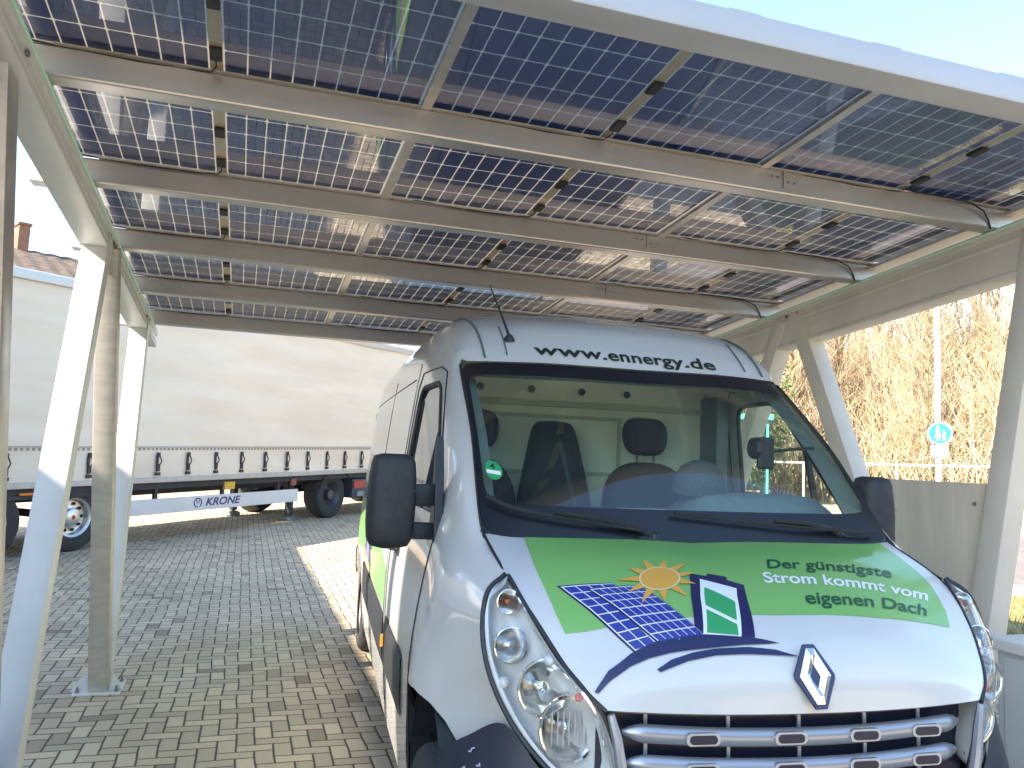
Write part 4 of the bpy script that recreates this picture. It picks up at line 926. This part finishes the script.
# ================================================================ THE ARTICULATED TRAILER
TH = .7377; TILT = .0282
def trailer():
    t = thing('lorry_trailer', 'long cream curtain-sided lorry trailer with black straps parked behind the carport', 'trailer', (-7.2571, 8, -.1511))
    ex = Vector((math.sin(TH), math.cos(TH), TILT)).normalized(); ey = Vector((0, 0, 1)).cross(ex).normalized(); ez = ex.cross(ey)
    t.rotation_mode = 'QUATERNION'; t.rotation_quaternion = Matrix((ex, ey, ez)).transposed().to_quaternion()
    # local: x along, y>0 away from the yard, near side at y=0
    D0, D1, W_ = 3.2, 16.8, 2.5
    m_cur = mat('curtain_tarpaulin', (.86, .73, .59), .5, noise=.2, nscale=1.2, c2=(.76, .63, .49), stretch=(.35, 1, 2.2), bump=.15, bscale=3)
    def wav(x, z): return .012 * math.sin(x * 2.3 + math.sin(z * 3)) + .01 * math.sin(x * 9.7 + z) * max(0, 1 - (z - 1.0) * 1.2) + .006 * math.sin(z * 11 + x)
    mb = MB(); mb.patch(lambda x, z: (x, wav(x, z), z), (D0 + .05, D1 - .05), (1.03, 3.86), 150, 50); cur = mb.build('curtain', m_cur, t, smooth=True, ang=0)
    mb = MB().patch(lambda x, z: (x, W_ - wav(x, z), z), (D0 + .05, D1 - .05), (1.03, 3.86), 40, 10); mb.build('curtain', m_cur, t, smooth=True, ang=0)
    mw = mat('trailer_white', (.72, .70, .68), .4, noise=.12, nscale=2)
    mb = MB(); mb.b2((D0, .02, 3.84), (D1, W_ - .02, 4.0)); mb.build('roof', mw, t, bevel=.02)
    MB().bar((D0, -.02, 3.90), (D1, -.02, 3.90), .05, .12, ch=.01).build('roof_rail', mat('rail_grey', (.55, .54, .52), .4, .4), t)
    MB().b2((D0, .02, 1.0), (D0 + .06, W_ - .02, 3.86)).build('rear_door', mw, t); MB().b2((D1 - .06, .02, 1.0), (D1, W_ - .02, 3.86)).build('front_wall', mw, t)
    # seam line of small loops and the valance
    mb = MB(); x = D0 + .1
    while x < D1 - .1: mb.box((x, wav(x, 1.50) - .012, 1.50), (.035, .006, .035)); x += .085
    mb.bar((D0 + .05, -.024, 1.535), (D1 - .05, -.024, 1.535), .006, .012); mb.build('curtain_loops', mat('loop_dark', (.33, .28, .24), .8), cur)
    mk = mat('strap_black', (.02, .02, .025), .5)
    for k in range(21):
        x = 3.75 + k * .637; mb = MB(); y = -.035
        mb.box((x, y, 1.41), (.05, .03, .075)); mb.box((x - .02, y, 1.32), (.035, .02, .16)); mb.box((x, y, 1.20), (.055, .03, .12)); mb.box((x, y, 1.10), (.09, .03, .05)); mb.tube([(x + .025, y - .01, 1.38), (x + .05, y - .02, 1.31), (x + .02, y - .02, 1.25)], .01, 5)
        mb.build('strap_buckle', mk, cur)
    MB().b2((D0, -.03, .955), (D1, .06, 1.04)).build('side_rail', mat('side_rail', (.50, .47, .45), .4, .3, noise=.2, nscale=5), t, bevel=.01)
    mc = mat('chassis_dark', (.05, .05, .055), .7, noise=.3, nscale=8)
    ch = MB().b2((D0, .5, .72), (D1, .62, .95)).b2((D0, W_ - .62, .72), (D1, W_ - .5, .95)); x = D0 + .5
    while x < D1: ch.b2((x, .06, .86), (x + .06, W_ - .06, .95)); x += .8
    ch.b2((D0, .05, .85), (D1, .09, .955)); ch.build('chassis', mc, t)
    MB().b2((D0 - .02, .1, .45), (D0 + .08, W_ - .1, .58)).build('rear_bumper', mc, t)
    # axles
    for x in (4.83, 6.14, 7.45):
        for y in (.22, W_ - .22):
            s = -1 if y < 1 else 1
            w_ = MB().lathe([(.29, -.16), (.42, -.17), (.48, -.15), (.5, -.12), (.5, .12), (.48, .15), (.42, .17), (.29, .16)], (x, y, .5), (0, s, 0), 36).build('wheel', m_tyre, t, smooth=True)
            MB().lathe([(.30, .16), (.29, .145), (.26, .13), (.24, .05), (.16, .04), (.12, .06), (.12, .13), (.08, .15), (0, .15)], (x, y, .5), (0, s, 0), 30).build('rim', mat('alloy_rim', (.66, .64, .62), .3, .8), w_, smooth=True)
            mb = MB()
            for k in range(10): a = k * math.pi / 5; mb.lathe([(0, .062), (.026, .062), (.02, .075)], (x + .20 * math.cos(a), y, .5 + .20 * math.sin(a)), (0, s, 0), 8)
            mb.build('rim_hole', mk, w_)
            MB().lathe([(0, .158), (.03, .155), (.032, .14)], (x, y, .5), (0, s, 0), 12).build('hub_cap', mat('hub_red', (.35, .05, .05), .5), w_)
        MB().tube([(x, .3, .5), (x, W_ - .3, .5)], .06, 8).build('axle', mc, t)
    MB().b2((4.1, .03, .80), (8.2, .40, .855)).build('mudguard', mc, t); MB().b2((4.1, W_ - .4, .80), (8.2, W_ - .03, .855)).build('mudguard', mc, t)
    mb = MB(); mb.b2((8.38, .02, .44), (12.47, .06, .69)); gd = mb.build('side_guard', mw, t, bevel=.006)
    for x in (8.9, 10.4, 11.9): MB().b2((x, .06, .5), (x + .06, .12, .9)).build('guard_bracket', mc, gd)
    # lettering on the guard
    V, Fs, L_ = text_mesh('KRONE', .03, shear=.25); k = .86 / L_
    def flat(a, b): return (a, .0185, b)
    o = decal('lettering', flat, None, mat('letter_blue', (.05, .06, .16), .5), gd, .001, .3, 1, faces=([(9.98 + x * k, .515 + y * .135 / .73) for x, y in V], Fs))
    mb = MB(); c = (9.80, .0165, .575)
    mb.tube([(c[0] + .085 * math.cos(a), c[1], c[2] + .075 * math.sin(a)) for a in [math.pi * (-.62 + 1.0 * 0) + 2 * math.pi * i / 24 + .9 for i in range(23)]], .010, 5)
    for dx, hh in ((-.03, .045), (0, .075), (.03, .045)): mb.bar((c[0] + dx * .6, c[1], c[2] - .01), (c[0] + dx, c[1], c[2] + hh), .010, .006)
    mb.build('crown_emblem', MATS['letter_blue'], gd)
    MB().b2((10.42, .02, .77), (10.68, .10, .91)).build('warning_box', mat('yellow_box', (.70, .42, .05), .5), t, bevel=.01)
    MB().b2((5.05 + 1.5, .0, .865), (5.25 + 1.5, .03, .895)).build('side_marker', mat('amber', (.8, .22, .02), .3), t)
    MB().b2((12.25, .02, .77), (12.4, .06, .90)).build('reflector', mat('red_reflector', (.25, .07, .06), .4), t)
    for y in (.45, W_ - .55):
        lg = MB().b2((12.75, y, .12), (12.87, y + .12, .9)).build('landing_leg', mc, t); MB().lathe([(.15, 0), (.15, .05), (.05, .09)], (12.81, y + .06, .02), (0, 0, 1), 14).build('foot', m_gry, lg)
trailer()
def tractor():
    t = thing('lorry_tractor', 'dark blue lorry tractor unit coupled under the front of the trailer', 'lorry', (-7.2571, 8, -.1511))
    ex = Vector((math.sin(TH), math.cos(TH), TILT)).normalized(); ey = Vector((0, 0, 1)).cross(ex).normalized(); ez = ex.cross(ey)
    t.rotation_mode = 'QUATERNION'; t.rotation_quaternion = Matrix((ex, ey, ez)).transposed().to_quaternion()
    mc = MATS['chassis_dark']; mbl = mat('cab_blue', (.04, .06, .14), .3, coat=.5)
    MB().b2((13.1, .75, .55), (19.6, .9, .82)).b2((13.1, 1.6, .55), (19.6, 1.75, .82)).build('chassis', mc, t)
    for x in (13.75, 17.9):
        for y in (.28, 2.22):
            s = -1 if y < 1 else 1
            w_ = MB().lathe([(.29, -.25 if x < 15 else -.16), (.42, -.26 if x < 15 else -.17), (.5, -.12), (.5, .12), (.48, .15), (.42, .17), (.29, .16)], (x, y + .02, .5), (0, s, 0), 32).build('wheel', m_tyre, t, smooth=True)
            MB().lathe([(.30, .16), (.26, .10), (.2, -.02), (.12, 0), (.1, .14), (0, .14)], (x, y + .02, .5), (0, s, 0), 24).build('rim', mat('dark_rim', (.10, .10, .11), .5, .5), w_, smooth=True)
    for y in (.02, 1.98):
        mg_ = MB().patch(lambda a, b: (13.75 + .60 * math.cos(a), y + b, .5 + .56 * math.sin(a)), (.1, 2.9), (0, .5), 14, 1).build('mudguard', mc, t, smooth=True)
        MB().b2((14.35, y - .0, .40), (15.6, y + .5, .82)).build('tank', mat('tank_dark', (.05, .07, .10), .4, .3), t, bevel=.03)
    MB().b2((14.37, -.006, .62), (14.9, .018, .78)).build('tail_lamp', mat('lamp_red', (.40, .04, .05), .3), t); MB().b2((14.5, -.010, .44), (14.85, .018, .54)).build('number_plate', mat('plate_grey', (.25, .28, .3), .5), t)
    MB().lathe([(0, .1), (.45, .1), (.45, 0)], (13.75, 1.25, .85), (0, 0, 1), 20).build('fifth_wheel', mc, t)
    mb = MB(); mb.prism([(17.0, .7), (17.0, 3.3), (17.6, 3.7), (18.6, 3.6), (19.1, 2.6), (19.25, 1.5), (19.2, .5), (17.5, .5)], (0, .03, 0), (1, 0, 0), (0, 0, 1), (0, 1, 0), 2.44); mb.build('cab', mbl, t, bevel=.05)
    MB().add([(18.66, .15, 3.5), (19.1, .15, 2.62), (19.1, 2.35, 2.62), (18.66, 2.35, 3.5)], [(0, 1, 2, 3)]).build('windscreen', MATS['dark_pane'], t)
    for y in (.024, 2.476): MB().add([(17.9, y, 1.9), (18.9, y, 1.9), (18.8, y, 2.6), (17.9, y, 2.6)], [(0, 1, 2, 3)]).build('window', MATS['dark_pane'], t)
tractor()
# ================================================================ RIGHT SIDE
# white cabinet beside the van
def cabinet():
    t = thing('equipment_cabinet', 'low light grey cabinet with a green and yellow warning label beside the van', 'cabinet', (3.32, 1.0, 0))
    mw = mat('cabinet_grey', (.56, .58, .58), .45, noise=.08, nscale=3)
    MB().b2((0, 0, .02), (.55, 1.94, .93)).build('body', mw, t, bevel=.006); MB().b2((-.03, -.02, .932), (.58, 1.98, .985)).build('top', mat('cabinet_top', (.66, .64, .62), .5), t, bevel=.008)
    d = MB().b2((-.008, 1.0, .08), (-.001, 1.9, .91)).build('door', mw, t, bevel=.002)
    MB().b2((-.02, 1.50, .845), (-.009, 1.72, .858)).build('handle', m_blk, d)
    l = MB().b2((-.012, 1.52, .60), (-.0085, 1.72, .72)).build('warning_label', mat('label_white', (.75, .78, .7), .5), t)
    MB().b2((-.0135, 1.53, .605), (-.0125, 1.71, .675)).build('label_field', mat('label_green', (.45, .62, .05), .5), l)
    MB().prism([(-.035, 0), (.035, 0), (0, .055)], (-.0142, 1.64, .655), (0, 1, 0), (0, 0, 1), (1, 0, 0), .0008).build('label_triangle', mat('label_yellow', (.85, .65, .05), .5), l)
cabinet()
cb = MB().tube([(4.1, 3.7, .9), (4.15, 3.75, .75), (4.3, 3.7, .35), (4.4, 3.6, .02)], .02, 8).build('cable', m_dark, None, smooth=True); tag(cb, 'thick black cable hanging down behind the grey cabinet', 'cable')
# street sign: round blue footpath sign on a tall white pole
def sign():
    x, y = pol(.794, 17.6); z = gz(x, y)
    t = thing('footpath_sign', 'round blue footpath sign with white plate on a tall white pole by the road', 'street sign', (x, y, z), (0, 0, -.794))
    mp = mat('pole_white', (.78, .76, .72), .5)
    MB().lathe([(.055, 0), (.052, 2.6), (.045, 6.2), (0, 6.2)], (0, 0, 0), (0, 0, 1), 16).build('pole', mp, t, smooth=True)
    fc = MB().lathe([(0, .012), (.21, .012), (.215, .006), (.215, 0), (0, 0)], (.03, -.09, 2.50 - z), (0, -1, 0), 32).build('sign_face', mat('sign_white', (.85, .86, .86), .4), t)
    MB().lathe([(0, .0135), (.19, .0135), (.19, .012)], (.03, -.09, 2.50 - z), (0, -1, 0), 32).build('sign_field', mat('sign_blue', (.015, .20, .50), .35), fc)
    def fig(ox, oz, k):
        mb = MB(); o = Vector((.03 + ox, -.1055, 2.50 - z + oz))
        mb.lathe([(0, .001), (.028 * k, .001)], o + Vector((0, 0, .115 * k)), (0, -1, 0), 14)
        mb.prism([(-.05 * k, -.10 * k), (.05 * k, -.10 * k), (.028 * k, .085 * k), (-.028 * k, .085 * k)], o, (1, 0, 0), (0, 0, 1), (0, -1, 0), .001)
        mb.prism([(-.030 * k, -.15 * k), (-.008 * k, -.15 * k), (-.004 * k, -.10 * k), (-.026 * k, -.10 * k)], o, (1, 0, 0), (0, 0, 1), (0, -1, 0), .001)
        mb.prism([(.030 * k, -.15 * k), (.008 * k, -.15 * k), (.004 * k, -.10 * k), (.026 * k, -.10 * k)], o, (1, 0, 0), (0, 0, 1), (0, -1, 0), .001)
        mb.build('pictogram', MATS['sign_white'], fc)
    fig(-.035, .01, .95); fig(.07, -.035, .62)
    MB().b2((-.13, -.10, 2.06 - z), (.17, -.088, 2.265 - z)).build('supplementary_plate', MATS['sign_white'], t)
    MB().b2((-.06, -.09, 2.3 - z), (.06, .06, 2.33 - z)).build('clamp', m_bolt, t)
sign()
# fence along the footpath
def fence():
    t = thing('mesh_fence', 'thin pale wire fence with top rail along the far footpath', 'fence', (0, 0, 0))
    mf = mat('fence_white', (.62, .60, .56), .5); tt = (HN[1], -HN[0]); P = []
    for i in range(23):
        q = -16 + 2.2 * i; x = HN[0] * 22 + tt[0] * q; y = HN[1] * 22 + tt[1] * q; z = gz(x, y); P.append((x, y, z))
        MB().tube([(x, y, z - .1), (x, y, z + 1.25)], .03, 6).build('post', mf, t)
    MB().tube([(a, b, c + 1.22) for a, b, c in P], .03, 6).build('rail', mf, t)
    MB().tube([(a, b, c + .15) for a, b, c in P], .015, 6).build('rail', mf, t)
    mb = MB()
    for (a, b) in zip(P, P[1:]):
        for k in range(1, 16):
            f = k / 16; p = Vector(a).lerp(Vector(b), f); mb.bar(p + Vector((0, 0, .15)), p + Vector((0, 0, 1.2)), .008, .008)
    mb.build('wire_mesh', mf, t)
fence()
# low concrete wall + junction box beyond the footpath
def lowwall():
    az = .80; t = thing('low_wall', 'low pale concrete wall at the foot of the brown hillside', 'wall', (*pol(az, 24.2), .6), (0, 0, -.88))
    MB().b2((-1.2, -.15, -.5), (5.5, .15, .68)).build('wall', mat('pale_concrete', (.62, .56, .48), .85, noise=.15, nscale=3), t, bevel=.02); MB().b2((-1.25, -.19, .682), (5.55, .19, .76)).build('coping', mat('coping', (.7, .66, .58), .8), t)
lowwall()
def shelter():
    az = .578; x, y = pol(az, 22.5); t = thing('bus_shelter', 'small turquoise framed shelter seen through the van side window', 'shelter', (x, y, gz(x, y)), (0, 0, -az))
    mq = mat('turquoise_frame', (.10, .36, .38), .5)
    for a in (-.85, .85):
        for b in (-.6, .6): MB().b2((a - .03, b - .03, 0), (a + .03, b + .03, 2.3)).build('post', mq, t)
    MB().b2((-1.0, -.75, 2.302), (1.0, .75, 2.46)).build('roof', mq, t, bevel=.02)
    MB().b2((-.8, .59, .3), (.8, .605, 2.2)).build('rear_pane', glass('shelter_glass', (.8, .9, .9), .02), t)
    MB().b2((-.7, .2, .45), (.7, .5, .5)).build('bench', mat('bench_wood', (.3, .2, .1), .7), t)
shelter()
# ---------------------------------------------------------------- bare trees and brush on the hillside
barks = [mat('bark_%s' % n_, c, .9, noise=.4, nscale=6) for n_, c in (('tan', (.42, .31, .18)), ('grey', (.33, .28, .21)), ('birch', (.62, .56, .48)), ('brown', (.26, .17, .09)))]
twig = mat('twigs', (.29, .21, .12), .9); twig2 = mat('pale_twigs', (.44, .355, .235), .9)
def tree_mesh(seed, H, rng_lean=.1):
    rg = random.Random(seed); tr_, tw = MB(), MB(); P = [Vector((0, 0, -.3))]; d = Vector((rg.uniform(-.1, .1), rg.uniform(-.1, .1), 1)); n = 8
    for i in range(n): d = (d + Vector((rg.uniform(-.1, .1), rg.uniform(-.1, .1), 0))).normalized(); P.append(P[-1] + d * H / n)
    r0 = H * .014; tr_.tube(P, [r0 * (1 - .85 * i / n) + .006 for i in range(n + 1)], 6)
    for i in range(2, n + 1):
        for k in range(5):
            f = rg.random(); p = P[i - 1].lerp(P[i], f); a = rg.uniform(0, 6.28); L_ = H * .20 * (1.15 - i / n) + .5; e = rg.uniform(.5, 1.3)
            q = [p]; dd = Vector((math.cos(a), math.sin(a), e)).normalized()
            for j in range(3): dd = (dd + Vector((rg.uniform(-.25, .25), rg.uniform(-.25, .25), .12))).normalized(); q.append(q[-1] + dd * L_ / 3)
            tr_.tube(q, [.022, .016, .010, .005], 4, cap=False)
            for j in range(9):
                b = q[1].lerp(q[3], rg.random()); d2 = (dd + Vector((rg.uniform(-1, 1), rg.uniform(-1, 1), rg.uniform(-.4, .8)))).normalized(); l2 = rg.uniform(.25, .8)
                tw.tube([b, b + d2 * l2 * .5 + Vector((0, 0, .03)), b + d2 * l2 + Vector((0, 0, .1))], [.008, .006, .003], 3, cap=False)
    return tr_, tw
protos = []
for k in range(5):
    a, b = tree_mesh(100 + k, 5.2 + k * .5); ma = bpy.data.meshes.new('trunk'); ma.from_pydata(a.v, [], a.f); mb_ = bpy.data.meshes.new('crown'); mb_.from_pydata(b.v, [], b.f)
    ma.materials.append(barks[k % 4]); mb_.materials.append(twig if k % 2 else twig2); protos.append((ma, mb_))
rg = random.Random(5); N_T = 0
spots = []
for i in range(400):
    az = rg.uniform(.36, 1.05); p = rg.uniform(24.5, 40) if i % 3 else rg.uniform(24.2, 30); r = p / math.cos(az - .88); x, y = pol(az, r)
    if all((x - a) ** 2 + (y - b) ** 2 > 2.2 for a, b in spots): spots.append((x, y))
    if len(spots) >= 90: break
desc = ['tan barked', 'grey barked', 'white barked birch-like', 'dark brown barked', 'tall tan barked']
for i, (x, y) in enumerate(spots):
    k = i % 5
    t = thing('bare_tree', 'thin leafless %s tree standing in the dense thicket on the sunlit hillside' % desc[k], 'tree', (x, y, gz(x, y) + hz(x, y)), (rg.uniform(-.06, .06), rg.uniform(-.06, .06), rg.uniform(0, 6.28)), 'bare %s trees on the hillside' % desc[k])
    s_ = rg.uniform(.75, 1.1); t.scale = (s_, s_, s_ * rg.uniform(.9, 1.2))
    for me_, nm in zip(protos[k], ('trunk', 'crown')): o = bpy.data.objects.new(nm, me_); col.objects.link(o); o.parent = t
# brushwood: one mass nobody could count
mb = MB(); mb2 = MB()
for i in range(5200):
    az = rg.uniform(.34, 1.25); p = 24.3 + 22 * rg.random() ** 1.6; r = p / math.cos(az - .88); x, y = pol(az, r); z = gz(x, y) + hz(x, y) - .1
    b = Vector((x, y, z)); L_ = rg.uniform(1.0, 3.4); d = Vector((rg.uniform(-.45, .45), rg.uniform(-.45, .45), 1)).normalized(); e = b + d * L_ + Vector((rg.uniform(-.3, .3), rg.uniform(-.3, .3), 0))
    M_ = mb if i % 2 else mb2; m_ = (b + e) / 2 + Vector((rg.uniform(-.12, .12), rg.uniform(-.12, .12), 0)); M_.tube([b, m_, e], [.02, .014, .005], 3, cap=False)
    for j in range(5):
        q = b.lerp(e, rg.uniform(.2, .95)); d2 = (d + Vector((rg.uniform(-1.2, 1.2), rg.uniform(-1.2, 1.2), rg.uniform(-.3, .6)))).normalized() * rg.uniform(.3, 1.0); M_.tube([q, q + d2], [.009, .004], 3, cap=False)
o = mb.build('brushwood', twig, None); o['kind'] = 'stuff'
o = mb2.build('brushwood', twig2, None); o['kind'] = 'stuff'
# evergreen shrub seen through the van window
def shrub():
    az = .575; x, y = pol(az, 23.2); t = thing('evergreen_shrub', 'green leafy bush by the turquoise shelter at the foot of the hill', 'bush', (x, y, gz(x, y)))
    mb = MB()
    for k in range(7): a = k; mb.tube([(0, 0, -.1), (.4 * math.cos(a), .4 * math.sin(a), 1.6), (.9 * math.cos(a), .9 * math.sin(a), 3.2)], [.05, .03, .01], 5)
    mb.build('stem', barks[3], t); mb = MB()
    for i in range(5000):
        a = rg.uniform(0, 6.28); h = rg.uniform(.3, 4.6); rr_ = 1.7 * math.sin(min(1, h / 4.8) * 2.6) ** .6 * rg.random() ** .35; c = Vector((rr_ * math.cos(a), rr_ * math.sin(a), h)); u = Vector((rg.uniform(-1, 1), rg.uniform(-1, 1), rg.uniform(-1, 1))).normalized(); v = u.orthogonal().normalized(); s_ = rg.uniform(.05, .1)
        mb.add([c - u * s_, c + v * s_ * .5, c + u * s_, c - v * s_ * .5], [(0, 1, 2, 3)])
    mb.build('crown', mat('evergreen_leaf', (.10, .16, .035), .6, noise=.4, nscale=3), t)
shrub()
# grass tufts in the verge: uncountable
mb = MB(); tt = (HN[1], -HN[0])
for i in range(9000):
    pp = rg.uniform(9.65, 12.15); q = rg.uniform(-3, 9); x = HN[0] * pp + tt[0] * q; y = HN[1] * pp + tt[1] * q; z = gz(x, y); a = rg.uniform(0, 6.28); h = rg.uniform(.05, .16); c, s_ = math.cos(a), math.sin(a)
    mb.add([(x - .008 * s_, y + .008 * c, z), (x + .008 * s_, y - .008 * c, z), (x + c * h * .4, y + s_ * h * .4, z + h)], [(0, 1, 2)])
g_ = mb.build('grass', m_grassd); g_['kind'] = 'stuff'
